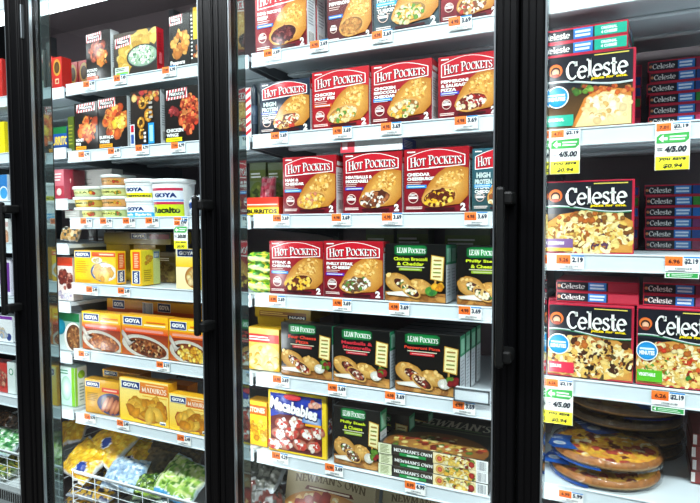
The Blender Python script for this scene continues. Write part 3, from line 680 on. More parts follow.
def meatpack(a):
    a.rect(0, 0, 1, 1, lin('e2d6cf'), lin('d8c8c0')); a.rect(0, .80, 1, 1, lin('c2341c'), lin('d8502a')); a.blobs(.55, .50, .42, .22, 40, .13, ['8a3a2c', '6f2a22', 'a85a48', 'c48a78', '5a1c18'], 0, .7); a.blobs(.5, .14, .4, .09, 14, .10, ['d9d0e0', 'b8a8c4', 'e8e4ea'])
def stripeside(a):
    a.rect(0, 0, 1, 1, lin('d9d9d6')); 
    for i in range(6): a.poly([(0, .05+i*.16), (1, .13+i*.16), (1, .20+i*.16), (0, .12+i*.16)], lin('c2202e'))
def pinkwhite(a):
    a.rect(0, 0, 1, 1, lin('eef0f2')); a.rect(0, 0, .24, 1, lin('d8394a'), lin('e26a72')); a.rect(.03, .25, .12, .8, lin('f2d0d4')); a.lines(.30, .25, .55, .6, 2, lin('c8ccd2'), .3)
def naan(a):
    a.rect(0, 0, 1, 1, lin('a8831c'), lin('c9a42c')); a.rect(.08, .12, .92, .55, lin('8a5a2c')); a.lines(.1, .2, .62, .5, 2, lin('d9b25e')); a.rect(.60, -.02, .92, .30, lin('1a1f3c')); a.text('NAAN', .76, .14, .26, .20, WH, .03)
def maroonside(a):
    a.rect(0, 0, 1, 1, lin('6a1a26'), lin('8a2a38')); a.circ(.5, .78, .3, lin('d9c8b8'), lin('8a5a4a')); a.lines(.2, .1, .8, .55, 6, lin('b57a80'), .4)
def whiteface(a):
    a.rect(0, 0, 1, 1, lin('d5d2cc'), lin('dedbd6')); a.lines(.1, .6, .5, .85, 3, lin('b5b2ac'), .3)
def pinkred(a):
    a.rect(0, 0, 1, 1, lin('c25a6a'), lin('d9808a')); a.rect(0, .0, 1, .45, lin('b53a4a')); a.circ(.6, .25, .2, lin('e8d0c8')); a.lines(.1, .6, .9, .9, 3, WH, .4)
def blackyellow(a):
    a.rect(0, 0, 1, 1, lin('1c1917')); a.rect(.3, .45, 1, 1, lin('f2c51a')); a.blobs(.7, .25, .4, .12, 12, .2, ['e09a4a', 'f0c890', 'c0602a']); a.lines(.05, .1, .25, .9, 12, WH, .4)
def plain(c, n=5, tc='d9d9d9'):
    def d(a): a.rect(0, 0, 1, 1, lin(c)); a.lines(.1, .2, .8, .8, n, lin(tc), .35)
    return d
# ================================================================== makers of the goods
def carton(name, label, cat, group, X0, X1, Y, z0, h, D, art, col, side=None, top=None, rot=0, tilt=0, seal=True):
    w = X1-X0
    e = empty(name, ((X0+X1)/2, Y, z0+.0005), label, cat, group, (math.radians(-tilt), 0, math.radians(rot)))
    b = MB(); b.box(-w/2, w/2, 0, D, 0, h, .0012, lin(col)); c = b.done('carton', PRINT, e)
    if art:
        a = Art(w*.992, h*.992); art(a); o = a.build('front_panel', PRINT, e); o.location.z = h*.004
    if side:
        a = Art(D*.97, h*.985); side(a); o = a.build('side_panel', PRINT, e, 'right', w/2); o.location = (0, D/2-D*.97/2, h*.007)
    if top:
        a = Art(w*.985, D*.98); top(a); o = a.build('top_panel', PRINT, e, 'top', h); o.location.y = D*.01
    return e
def prod(name, label, cat, group, u0, u1, vt, z0, art, col, D=.045, Y=.176, side=None, top=None, rot=None, tilt=0, h=None):
    vm = vt+28
    X0, X1 = P(u0, vm, Y).x, P(u1, vm, Y).x
    if h is None: h = P(u0, vt, Y).z-z0
    if rot is None: rot = random.uniform(-1.2, 1.2)
    return carton(name, label, cat, group, X0, X1, Y, z0, h, D, art, col, side, top, rot, tilt)
def tree_copy(o, loc, label, rz=None, parent=None):
    c = o.copy(); COL.objects.link(c)
    if parent: c.parent = parent
    else:
        c.location = loc; c['label'] = label
        if rz is not None: c.rotation_euler.z = math.radians(rz)
    for k in list(o.children): tree_copy(k, None, None, None, c)
    return c
def tub(name, label, group, x, y, z0, r, h, body, lid, art=None, wrap=1.9, taper=.90, bands=None):
    e = empty(name, (x, y, z0+.0005), label, 'tub', group)
    b = MB(); hl = min(.012, h*.25)
    prof = [(r*taper*.96, 0), (r*taper, .002)]+[(r*(taper+(.97-taper)*t), .002+(h-hl-.002)*t) for t in [i/8 for i in range(1, 9)]]
    cf = (lambda a, z, i: bands(a, z/h)) if bands else None
    b.lathe(prof, 44, cf, lin(body)); b.done('body', PLASTIC, e)
    b = MB(); z = h-hl
    b.lathe([(r*.985, z-.001), (r*1.02, z), (r*1.02, h-.002), (r*1.0, h), (r*.93, h), (r*.92, h-.002), (.001, h-.002)], 44, None, lin(lid)); b.done('lid', PLASTIC, e)
    if art:
        a = Art(r*wrap, (h-hl)*.96); art(a); a.build('label_print', PRINT, e, R=lambda y: r*(taper+(.97-taper)*min(1, max(0, y/(h-hl))))+.0002)
    return e
def cols_rect(a, x0, y0, x1, y1, c, n=14):
    for i in range(n): 
        u0 = x0+(x1-x0)*i/n; u1 = x0+(x1-x0)*(i+1)/n
        a.tri([(u0, y0), (u1, y0), (u1, y1)], [c]*3); a.tri([(u0, y0), (u1, y1), (u0, y1)], [c]*3)
    a.layer += 1
def bag(name, label, group, pos, w, l, t, rot, cols, film_c='c9d2d8', patch=None, lump=.25, clear=.16, seed=0, parent=None):
    nx, ny = 44, 34; bm = bmesh.new(); cl = bm.loops.layers.float_color.new('Col'); G = {}
    cc = [lin(c) for c in cols]; fc = lin(film_c)
    def col(x, y):
        d = noise.voronoi(Vector((x*w*46+seed*7.3, y*l*46, seed)))[0]
        v = noise.cell(Vector((x*w*46+seed*7.3, y*l*46, seed*3.1)))
        c = cc[int(abs(v)*97) % len(cc)]; c = mul(c, 1.08-.35*min(1, d[0]))
        ed = max(abs(y)-(1-clear), (abs(x)-.93)*1.5)+.05*noise.noise(Vector((x*3, y*3, seed)))
        if ed > 0: c = mixc(c, fc, min(1, ed*14))
        if patch:
            for px, py, pw, ph, pc in patch:
                q = ((x-px)/pw)**2+((y-py)/ph)**2
                if q < 1: c = lin(pc)
                elif q < 1.22: c = lin('e9eef2')
        return c
    for s in (1, -1):
        for i in range(nx+1):
            for j in range(ny+1):
                x, y = -1+2*i/nx, -1+2*j/ny
                if s < 0 and (i in (0, nx) or j in (0, ny)): G[s, i, j] = G[1, i, j]; continue
                T = max(0, (1-abs(x)**3)*(1-abs(y)**2.6))**.62
                n1 = noise.noise(Vector((x*2.4+seed, y*2.4, s+seed*.7))); n2 = noise.noise(Vector((x*7+seed, y*7, s*2)))
                z = s*t*.5*T*(1+lump*n1*1.6+lump*.5*n2)+.10*t*noise.noise(Vector((x*3, y*3+seed, 5)))
                pin = 1-.07*(1-abs(x))*(abs(y)**4)
                G[s, i, j] = bm.verts.new((x*w/2*(1-.05*abs(y)**3), y*l/2*pin+.006*noise.noise(Vector((x*5, seed, 1))), z))
    for s in (1, -1):
        for i in range(nx):
            for j in range(ny):
                q = [G[s, i, j], G[s, i+1, j], G[s, i+1, j+1], G[s, i, j+1]]
                try: f = bm.faces.new(q if s > 0 else q[::-1])
                except ValueError: continue
                f.smooth = True
                for lp in f.loops:
                    v = lp.vert.co; lp[cl] = (*col(v.x/w*2, v.y/l*2), 1)
    me = bpy.data.meshes.new(name); bm.to_mesh(me); bm.free()
    o = link(name, me, BAG, parent); o.location = pos; o.rotation_euler = [math.radians(a) for a in rot]
    if label: meta(o, label, 'bag', group)
    return o
def pizza_mesh(name, R, tops, cheese, parent, seed=1, crust='a8692e', thick=.016):
    bm = bmesh.new(); cl = bm.loops.layers.float_color.new('Col'); na, nr = 80, 26; rings = []
    random.seed(seed)
    pos = []
    for k, (c, r, n) in enumerate(tops):
        for _ in range(n):
            a = random.uniform(0, 6.28); q = math.sqrt(random.random())*R*.84; pos.append((q*math.cos(a), q*math.sin(a), r, lin(c)))
    ch = [lin(c) for c in cheese]
    def col(x, y):
        r = math.hypot(x, y)
        if r > R*.93: return mul(lin(crust), .85+.4*noise.noise(Vector((x*60, y*60, 0))))
        for px, py, pr, c in pos:
            if (x-px)**2+(y-py)**2 < pr*pr: return c
        return mixc(ch[0], ch[1], min(1, max(0, .5+1.1*noise.noise(Vector((x*70, y*70, seed))))))
    for i in range(nr+1):
        r = R*i/nr; t = i/nr
        zc = thick*.75+(.006*math.exp(-((t-.95)/.05)**2)) - (thick*.5 if t > .985 else 0)
        ring = []
        for k in range(na if i else 1):
            a = 2*math.pi*k/na; x, y = r*math.cos(a), r*math.sin(a)
            z = zc+(.004*noise.noise(Vector((x*80, y*80, seed))) if t < .97 else 0)
            for px, py, pr, c in pos:
                if t < .93 and (x-px)**2+(y-py)**2 < pr*pr: z += .0022; break
            ring.append(bm.verts.new((x, y, z)))
        rings.append(ring)
    bot = [bm.verts.new((R*.97*math.cos(2*math.pi*k/na), R*.97*math.sin(2*math.pi*k/na), 0)) for k in range(na)]
    F_ = []
    for k in range(na): F_.append(bm.faces.new((rings[0][0], rings[1][k], rings[1][(k+1) % na])))
    for A, B in zip(rings[1:], rings[2:]):
        for k in range(na): F_.append(bm.faces.new((A[k], B[k], B[(k+1) % na], A[(k+1) % na])))
    for k in range(na): F_.append(bm.faces.new((rings[-1][k], bot[k], bot[(k+1) % na], rings[-1][(k+1) % na])))
    F_.append(bm.faces.new(bot[::-1]))
    for f in F_:
        f.smooth = len(f.verts) < 6; m = f.calc_center_median(); c = col(m.x, m.y) if m.z > .004 else lin('b58a52')
        for l in f.loops: l[cl] = (*c, 1)
    me = bpy.data.meshes.new(name); bm.to_mesh(me); bm.free(); return link(name, me, PIZZA, parent)
def wrapped_pizza(label, group, x, y, z, R, tops, cheese, seed, tilt=(0, 0, 0), card=None, crust='a8692e'):
    e = empty('wrapped_pizza', (x, y, z), label, 'pizza', group, [math.radians(a) for a in tilt])
    pizza_mesh('pizza', R, tops, cheese, e, seed, crust)
    if card:
        b = MB(); n = 40
        vs = [b.bm.verts.new((R*1.03*math.cos(t), R*1.03*math.sin(t), -.0035)) for t in [math.radians(a) for a in range(150, 262, 4)]]
        c = b.bm.verts.new((-R*.30, -R*.30, -.0035)); f = b.bm.faces.new(vs+[c]); g = bmesh.ops.extrude_face_region(b.bm, geom=[f])
        bmesh.ops.translate(b.bm, verts=[q for q in g['geom'] if isinstance(q, bmesh.types.BMVert)], vec=(0, 0, .002)); b.paint(b.bm.faces, lin(card)); b.done('backing_card', PRINT, e)
        a = Art(R*1.0, R*.85)       # blue printed corner of the wrapper lying over the left of the pizza
        a.poly([(0, .25), (.1, .02), (.55, 0), (.42, .5), (.5, .95), (.16, .98)], lin('1450a8'), lin('2a70c8')); a.ell(.22, .35, .12, .12, WH, lin('9ac8ee')); a.lines(.08, .62, .36, .8, 2, lin('d9e8f8'), .5)
        o = a.build('wrapper_print', PRINT, e, 'top', .022); o.location = (-R*.62, -R*.62, 0)
    # loose clear film round it
    bm = bmesh.new(); na, prof = 60, [(.05, .030), (.5, .030), (.88, .029), (1.0, .024), (1.05, .012), (1.03, -.002), (.9, -.004), (.05, -.004)]
    rr = []
    for q, h in prof:
        rr.append([bm.verts.new((R*q*math.cos(2*math.pi*k/na)*(1+.012*noise.noise(Vector((k*.7, q*5, seed)))), R*q*math.sin(2*math.pi*k/na), h+.002*noise.noise(Vector((k*.4, q*9, seed))))) for k in range(na)])
    for A, B in zip(rr, rr[1:]):
        for k in range(na): f = bm.faces.new((A[k], A[(k+1) % na], B[(k+1) % na], B[k])); f.smooth = True
    bm.faces.new(rr[0]); bm.faces.new(rr[-1])
    bmesh.ops.recalc_face_normals(bm, faces=bm.faces[:])
    me = bpy.data.meshes.new('clear_wrap'); bm.to_mesh(me); bm.free(); link('clear_wrap', me, WRAP, e)
    return e
def wire_basket(label, x0, x1, y, z, depth, hgt):
    e = empty('wire_basket', (x0, y, z-hgt), label, 'basket', 'wire baskets at the bottom of the freezer'); W = x1-x0
    b = MB(); b.rod([(0, 0, hgt), (W, 0, hgt)], .0034); b.rod([(0, .010, hgt-.012), (W, .010, hgt-.012)], .003); b.done('top_rail', WIRE, e)
    b = MB()
    for k in range(1, 7): b.rod([(0, 0, hgt-.028*k), (W, 0, hgt-.028*k)], .0011, 6)
    n = 7
    for i in range(n+1): b.rod([(W*i/n, .002, hgt), (W*i/n, .002, .0)], .0014, 6)
    b.done('front_grid', WIRE, e)
    for x in (0, W):
        b = MB()
        for k in range(0, 7): b.rod([(x, 0, hgt-.028*k), (x, depth, hgt-.028*k)], .002 if k else .004, 6)
        b.rod([(x, depth, hgt), (x, depth, 0)], .0028, 6); b.done('side_grid', WIRE, e)
    b = MB(); b.box(0, W, 0, depth, 0, .003); b.done('base_tray', WIRE, e)
    return e
def price_tag(u, v, was, now, label, w=.054, h=.030, Y=YL-.0032, z=None):
    p = P(u, v, Y); a = Art(w, h)
    a.rect(0, 0, 1, 1, WH); a.rect(0, .36, .52, 1, lin('f0641c'), lin('f58230')); a.text(was, .27, .66, .34, .30, lin('4a1408'), .04)
    a.rect(.54, .90, 1, 1, lin('3f8fd8')); a.text(now, .77, .66, .40, .38, lin('1d2a44'), .05); a.bars(.30, .12, .80, .26, 16, lin('6a7078')); a.lines(.10, .02, .70, .10, 1, lin('9aa0a8'), .5)
    o = a.build('price_tag', PRINT_MATT, card=(.0008, WH)); o.location = (p.x, Y, p.z-h/2)
    return meta(o, label, 'price tag', 'orange and white price tags on the shelf edges')
def sale_card(u0, u1, v0, v1, was, now, label, deal='4/5.00', save='$0.94', Y=YL-.0036):
    A = P(u0, (v0+v1)/2, Y); B = P(u1, (v0+v1)/2, Y); zt = P((u0+u1)/2, v0, Y).z; zb_ = P((u0+u1)/2, v1, Y).z
    a = Art(B.x-A.x, zt-zb_); a.rect(0, 0, 1, 1, WH)
    a.rect(.03, .82, .46, .985, lin('f0641c'), lin('f58230')); a.text(was, .25, .90, .26, .07, lin('4a1408'), .04); a.rect(.5, .965, .97, .985, lin('3f8fd8')); a.text(now, .74, .905, .42, .085, lin('1d2a44'), .05); a.lines(.5, .83, .9, .85, 1, lin('8a9098'))
    g = lin('3aa648')
    a.poly([(.04, .57), (.86, .57), (.97, .64), (.97, .78), (.14, .76), (.04, .70)], g, lin('4cb85a')); a.poly([(.10, .66), (.24, .75), (.24, .69), (.36, .69), (.36, .63), (.24, .63), (.24, .58)], WH)
    a.lines(.42, .61, .92, .73, 2, WH, .5, .2)
    a.lines(.06, .40, .22, .48, 2, lin('4a5058'), .4, 0); a.text(deal, .60, .44, .62, .13, lin('1a2230'), .05, shear=.2)
    a.rect(.02, .01, .98, .29, lin('f4e81a'), lin('f8f03a')); a.text('you save', .5, .22, .78, .085, lin('2a2812'), .04, shear=.25); a.text(save, .52, .085, .55, .10, lin('2a2812'), .04, shear=.2)
    o = a.build('sale_card', PRINT_MATT, card=(.0008, WH)); o.location = (A.x+(B.x-A.x)/2, Y, zb_)
    return meta(o, label, 'sale card', 'green and yellow sale cards')
# ================================================================== behind the middle door: boxed sandwiches
Z2 = BAYZ[2]; GH = 'boxed filled sandwiches behind the middle door'
REDC = '9c1622'
HPS = lambda a: sidewhite(a, 'b8141f')
def HP(label, u0, u1, vt, z, art, **k): return prod('sandwich_box', label, 'food box', GH, u0, u1, vt, z, art, k.pop('col', REDC), **k)
BEAN = ['6a2a2a', '4a1a20', '8a4a4a', '3a1418']; CHIC = ['f0e0b0', 'e8c98a', '5f8f34', 'e9a83c', 'd9d0a8']; MIX = ['f2e6c0', 'd9b06a', 'c23a2c', '8a4a2a', 'f6efd8']
HAM = ['f0c25a', 'e8a83a', 'e08a6a', 'f6d98a']; PEP = ['c22a24', 'f2ece0', '8a1a1a', 'f0d9b0', '6a2a1c']; MEAT = ['f2e9d8', '7a4028', 'a8623a', 'f6f0e4', '5a2a1c']; CHZ = ['f4b82c', '7a3a1c', '5a2014', 'f6cf5a']
PHI = ['f4efe2', '6a4a30', '5a8a3a', '8a6040', 'f6f0e0']
t0 = HP('red sandwich box with dark beef filling, first on the top shelf, its side panel showing', 255, 307, -11, Z2[0], hot(['BBQ RECIPE', 'BEEF'], BEAN, '4a2028'), side=HPS)
HP('red sandwich box standing behind the beef filling box, only its white side showing', 262, 317, -10, Z2[0], None, Y=.226, side=HPS)
HP('shaded red sandwich box lettered pepperoni between the white box sides and the grey protein box', 327, 372, -22, Z2[0], hot(['PEPPERONI'], ['b5763a', 'c98f4a'], '9a6a34', bg=('6a1a20', '4a1418')), Y=.20, side=HPS)  # darker reds put the dimness of this box into its print
HP('dark grey high protein sandwich box on the top shelf', 374, 439, -36, Z2[0], hot(['HIGH', 'PROTEIN', 'EGG WHITE', 'TURKEY'], CHIC, 'b58a4a', '1aa0d8', ('4a5a60', '39474e'), True), col='3a474e', side=HPS)
HP('red sandwich box at the right end of the top shelf, cut by the door frame', 441, 499, -42, Z2[0], hot(['HICKORY HAM', 'CHEDDAR'], MIX, '8a5a2a', '4a3aa8'), side=HPS)
z = Z2[1]
HP('dark blue high protein sandwich box on the second shelf', 260, 310, 84, z, hot(['HIGH', 'PROTEIN', 'SAUSAGE EGG', 'CHEESE'], MIX, '6a3a2c', '2a3a9a', ('1f2c3e', '141d2c'), True), col='1a2636', side=HPS)
HP('red sandwich box lettered chicken pot pie', 312, 369, 73, z, hot(['CHICKEN', 'POT PIE'], CHIC, 'c98a4a', 'd8621c', ('c01826', '9a1c22')), side=HPS)
HP('red sandwich box lettered chicken broccoli and cheddar', 371, 432, 66, z, hot(['CHICKEN', 'BROCCOLI &', 'CHEDDAR'], CHIC, 'b5763a', '1f86d8', ('b31522', '6f1420')), side=HPS)
HP('red sandwich box lettered pepperoni and sausage pizza', 438, 499, 58, z, hot(['PEPPERONI', '& SAUSAGE', 'PIZZA'], PEP, '7a2a20', '4a3aa8', ('b31522', '6f1420')), side=HPS)
z = Z2[2]
ham = HP('red sandwich box lettered ham and cheddar', 283, 336, 158, z, hot(['HAM &', 'CHEDDAR'], HAM, 'c98a3a', '1f86d8'), side=HPS)
mb = HP('red sandwich box lettered meatballs and mozzarella under a pink and white box', 343, 402, 154, z, hot(['MEATBALLS &', 'MOZZARELLA'], MEAT, '5a2a1c', '4a3aa8'), side=HPS)
HP('red sandwich box lettered cheddar cheeseburger', 404, 469, 150, z, hot(['CHEDDAR', 'CHEESEBURGER'], CHZ, '5a2414', '1f86d8'), side=HPS)
HP('teal high protein steak sandwich box cut by the door frame', 472, 528, 149, z, hot(['HIGH', 'PROTEIN', 'STEAK &', 'CHEDDAR'], MIX, '8a5a2a', '1f96d8', ('2a5a68', '2a4a4e'), True), col='2a4650', side=HPS)
zt_ = mb.location.z+ (P(343, 154, .176).z-z)
HP('second red sandwich box hidden behind the meatballs and mozzarella box', 343, 400, 154, z, None, Y=.224, h=zt_-mb.location.z)
X0, X1 = P(340, 147, .17).x, P(402, 147, .17).x
carton('lying_box', 'pink and white flat box lying across the meatballs and mozzarella box', 'food box', None, X0, X1, .172, zt_+.001, P(340, 141, .17).z-zt_, .10, pinkwhite, 'e4e2e2', side=plain('3a5aa8', 5, 'e8ecf2'))
z = Z2[3]
HP('red sandwich box beside the pile of green and yellow bags', 270, 323, 241, z, hot(['STEAK &', 'CHEDDAR'], CHZ, '6a2a1c', '1f86d8'), side=HPS)
HP('red sandwich box lettered philly steak and cheese', 324, 383, 241, z, hot(['PHILLY STEAK', '& CHEESE'], PHI, '5a4030', '6a2aa8'), side=HPS)
LG = 'black boxed sandwiches with a green sign'
def leanside(a):
    a.rect(0, 0, 1, 1, lin('dfe6ea')); a.rect(0, .66, 1, 1, lin('1f8a5a'), lin('2f9a6a')); a.rect(.15, .70, .85, .94, lin('9fd8bc')); a.lines(.15, .1, .85, .6, 9, lin('a8b2b8'), .35)
def LP(label, u0, u1, vt, z, art, **k): return prod('sandwich_box', label, 'food box', LG, u0, u1, vt, z, art, '191513', **k)
CB = ['f2e6c4', 'e8cf96', 'f6eed8', '3a6f34', 'e0b86a']; FC = ['f4ece0', 'b8402c', 'f6f0e6', '8a2418', 'e0c8a8']; MM = ['6a3026', '8a4434', 'e8d8c4', '5a2018', 'a85a48']; PP = ['7a2a1e', 'e9d0b0', '9a3426', '5a1a14', 'f0e2cc']
brc = ('2f6f34', '5a9a3a')
LP('black sandwich box with green sign lettered chicken broccoli and cheddar', 385, 446, 244, z, lean(['Chicken Broccoli', '& Cheddar'], 'c8d82c', CB, '8aa81c', brc, ('e8a82c', 'd98a1c')), side=leanside)
LP('black sandwich box with green sign behind the broccoli one, only its side showing', 392, 451, 244, z, None, Y=.224, side=leanside)
LP('black sandwich box with green sign on the fourth shelf, cut by the door frame', 457, 519, 246, z, lean(['Philly Steak', '& Cheese'], 'c8d82c', CB, '8aa81c'), side=leanside)
z = Z2[4]
LP('black sandwich box with green sign lettered four cheese pizza', 281, 332, 322, z, lean(['Four Cheese', 'Pizza'], 'd8402c', FC, 'b8302c'), side=leanside)
LP('black sandwich box with green sign lettered meatballs and mozzarella', 333, 390, 327, z, lean(['Meatballs &', 'Mozzarella'], 'c8303c', MM, 'b8202c'), side=leanside)
lc = LP('black sandwich box with green sign lettered pepperoni pizza', 395, 460, 331, z, lean(['Pepperoni Pizza'], 'd8402c', PP, 'c8242c'), side=leanside, rot=0)
hL = P(395, 331, .176).z-z; XL0, XL1 = P(395, 359, .176).x, P(460, 359, .176).x
for i, t in enumerate(('first', 'second', 'third')):
    carton('sandwich_box', 'black sandwich box showing its white and green side, %s behind the pepperoni pizza box' % t, 'food box', LG, XL0, XL1+.001*i, .176+.050*(i+1), z, hL, .043, None, '191513', leanside)
# low white holder on the shelf edge
X0, X1 = P(455, 394, .158).x, P(490, 394, .158).x
e = empty('label_holder', (X0, .150, z+.0005), 'low white plastic label holder on the shelf edge beside the pepperoni pizza box', 'label holder')
b = MB(); b.box(0, X1-X0, 0, .020, 0, .032, .002); b.done('holder_body', WHITE, e)
b = MB(); b.box(-.001, X1-X0+.001, -.0015, .001, .029, .033); b.box(-.001, X1-X0+.001, -.0015, .001, 0, .004); b.box(-.001, .002, -.0015, .001, 0, .033); b.box(X1-X0-.002, X1-X0+.001, -.0015, .001, 0, .033); b.done('holder_rim', BRACKET, e)
z = Z2[5]
LP('black sandwich box with green sign on the sixth shelf lettered philly steak and cheese', 334, 380, 405, z, lean(['Philly Steak', '& Cheese'], 'c8d82c', PHI, '8aa81c'), side=leanside)
for i, (u0, u1, vt, Y) in enumerate(((352, 409, 408, .27), (372, 428, 406, .36))):
    LP('black sandwich box set back behind the flat pizza boxes, %s of two' % ('nearer', 'farther')[i], u0, u1, vt, z, lean(['Philly Steak', '& Cheese'], 'c8d82c', PHI, '8aa81c'), Y=Y, side=leanside)
# round the edges of the middle door
z = Z2[1]
prod('snack_box', 'narrow red and white striped box side beside the dark blue protein box', 'food box', None, 246, 251, 88, BAYZ[1][1], stripeside, 'd8d8d6', D=.05, Y=.19)
e = empty('dark_sleeve', (P(254.5, 110, .20).x, .20, z+.0005), 'dark blue upright sleeve beside the dark blue protein box', 'package')
b = MB(); hz = P(254, 85, .2).z-z; b.lathe([(.0095, 0), (.010, .004), (.010, hz*.8), (.008, hz*.92), (.004, hz)], 20, None, lin('1d2733')); b.done('sleeve_body', PLASTIC, e)
b = MB(); b.lathe([(.0104, hz*.25), (.0104, hz*.6)], 20, None, lin('39485a')); b.done('sleeve_band', PLASTIC, e)
z = Z2[2]
prod('burrito_box', 'red and yellow box lettered burritos at the left end of the third shelf', 'food box', None, 246, 279, 198, z, burrito, 'd03020', D=.05, Y=.20)
p = P(268, 186, .30); bag('frozen_food_bag', 'pink topped bag standing behind the burritos box', None, (p.x, .30, z+.055), .05, .13, .04, (82, 0, 5), ['d8546a', 'c23a50', 'e08a94'], 'd8a0a8', seed=3)
GB = 'green and yellow bags at the left of the fourth shelf'
for i in range(4):
    p = P(258, 292-12*i, .20)
    bag('vegetable_bag', 'small green and yellow bag, %s in the pile beside a red sandwich box' % ('lowest', 'second from bottom', 'third from bottom', 'topmost')[i], GB, (p.x, .225, Z2[3]+.014+.0265*i), .062, .10, .036, (6, 0, 90+8*(i % 2)), ['d8d23a', '9ac82c', '4a9a2c', 'e8e04a', '3a7a2a'], 'e8e8a0', seed=11+i, clear=.08)
z = Z2[3]
for i, (u0, u1, vt) in enumerate(((366, 394, 226), (397, 428, 225), (445, 490, 226))):
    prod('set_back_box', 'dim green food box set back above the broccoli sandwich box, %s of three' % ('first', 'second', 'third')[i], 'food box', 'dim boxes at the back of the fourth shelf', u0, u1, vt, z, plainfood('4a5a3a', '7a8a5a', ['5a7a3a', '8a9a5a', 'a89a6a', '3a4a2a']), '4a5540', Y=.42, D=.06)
for i, (u0, u1) in enumerate(((250, 266), (268, 284))):
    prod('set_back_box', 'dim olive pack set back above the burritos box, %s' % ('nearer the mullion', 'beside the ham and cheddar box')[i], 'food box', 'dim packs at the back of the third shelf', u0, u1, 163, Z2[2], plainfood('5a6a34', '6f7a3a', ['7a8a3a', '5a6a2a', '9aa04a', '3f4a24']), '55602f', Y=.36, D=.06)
z = Z2[4]
prod('pancake_box', 'yellow box with golden food beside the four cheese pizza box', 'food box', None, 248, 279, 327, z, plainfood('e8b01c', 'd83a34', ['f0d890', 'e8c25a', 'f4e2a8', 'd9a83a'], low=.5), 'd9a81c', D=.05, Y=.19)
zz = P(282, 319, .28).z
for i in range(2): prod('set_back_box', 'hidden yellow box stacked at the back of the fifth shelf, %s' % ('left', 'right')[i], 'food box', 'yellow boxes at the back of the fifth shelf', (258, 286)[i], (284, 312)[i], 320, z, None, 'b8901c', Y=.285, D=.05, h=zz-z)
carton('lying_box', 'olive yellow flat box lying behind the black four cheese pizza box, lettered naan', 'food box', None, P(255, 314, .28).x, P(311, 314, .28).x, .28, zz+.001, P(282, 307, .28).z-zz, .12, naan, 'b8921c', top=plain('a8861c', 4, 'c9a84a'))
z = Z2[5]
prod('plantain_box', 'orange and yellow box beside the blue pizza bites box', 'food box', None, 247, 267, 400, z, lambda a: (a.rect(0, 0, 1, 1, lin('f2b81c'), lin('f6d23a')), a.rect(0, .70, 1, .92, lin('d8641c')), a.text('TOSTONES', .36, .81, 1.1, .12, lin('fff0d8'), ser=None, bold=.03), a.blobs(.6, .34, .5, .26, 30, .12, ['f0c23a', 'e0a01c', 'f6d86a', 'd89018'])), 'e8a81c', D=.05, Y=.185)
prod('pizza_bites_box', 'blue and yellow box of cheese topped pizza bites', 'food box', None, 269, 326, 389, z, bites, 'e8c21c', D=.035, Y=.178, side=bitesside, rot=1.5)
# flat pizza boxes
GN = 'flat pizza boxes stacked on the sixth shelf'
A = P(378, 478, .168); B = P(379, 442, .168); hN = (B.z-z)/3; X0 = A.x; X1 = X0+.285
for i in range(3):
    carton('pizza_box', 'long flat pizza box, %s of the stack of three' % ('bottom', 'middle', 'top')[i], 'pizza box', GN, X0+.0012*(i % 2), X1, .168+.002*(i % 2), z+hN*i, hN-.0008, .28, newside, '2a241d', top=newtop if i == 2 else None, rot=.3*(i-1))
# bottom bin of the middle bay
zf = 1.35-.90
b = MB(); b.box(MX(2)+.01, MX(3)-.01, .17, .66, zf-.01, zf); meta(b.done('bin_floor', WHITE), 'white bin floor at the bottom behind the middle door', 'shelf')
X0, X1 = P(283, 490, .25).x, P(372, 490, .25).x; zt_ = P(300, 473, .27).z
carton('pizza_box', 'pepperoni pizza box standing in the bottom bin below the blue pizza bites box', 'pizza box', 'upright pizza boxes in the bottom bin', X0, X1, .24, zf, zt_-zf+.01, .03, newfront, '8a7a5c', tilt=14)
carton('pizza_box', 'shaded pizza box standing in the bottom bin below the stack of flat boxes', 'pizza box', 'upright pizza boxes in the bottom bin', P(378, 495, .27).x, P(470, 495, .27).x, .27, zf, zt_-zf-.005, .03, newfront, '8a7a5c', tilt=14)
for i, (u, v, Y, c) in enumerate(((262, 475, .26, ['5a5a52', '7a7a70', '3f423c']), (284, 468, .36, ['6a6a60', '8a8a86', '4a4c48']), (258, 496, .20, ['6a3a34', '8a8a88', '50504c']), (330, 470, .45, ['4a4a40', '6a6450']))):
    p = P(u, v, Y)
    bag('frozen_food_bag', 'crumpled grey bag in the bottom bin, %s' % ('against the mullion', 'above the pepperoni pizza box on its left', 'lowest and nearest the glass', 'hidden deepest behind the pepperoni pizza box')[i], 'crumpled grey bags in the bottom bin', p, .16, .13, .05, (28, 10*(i-1), 25*i), c, '9aa0a4', seed=31+i, lump=.5)
# ================================================================== behind the left door
Z1_ = BAYZ[1]; ZZ0 = BAYZ[0]
SN = 'dark snack boxes with a red striped sign'
WING = ['d8622a', 'c24a1e', 'e8843a', 'a83a18', 'e8a04a']
fside = lambda a: sidewhite(a, None)
z = Z1_[0]
prod('snack_box', 'dark snack box with striped sign and white side beside the spinach dip box', 'food box', SN, 86, 111, 34, z, snack([(.45, .62, .34, .20, 16, .11, ['8a3a2a', 'a84a34', '6a2a20', 'c26a4a']), (.7, .45, .25, .14, 8, .12, ['e08a3a', 'f0b060', 'c2622a'])], ['POTATO', 'SKINS'], 'f05a2a'), '2a2220', D=.035, side=fside, rot=-1)
prod('dip_box', 'spinach dip box with a round bowl picture and red side', 'food box', None, 114, 157, 35, z, dip, '3a322c', D=.030, side=dipside, rot=0)
prod('snack_box', 'dark snack box of golden poppers with a striped sign, right of the spinach dip box', 'food box', SN, 169, 190, 16, z, lambda a: (snack([(.55, .45, .42, .24, 9, .20, ['d88a34', 'e8a850', 'c2742a'])], [], '18120f')(a), a.text('Poppers', .42, .09, .7, .10, WH, ser=None, bold=.04)), '1f1917', D=.03, side=None)
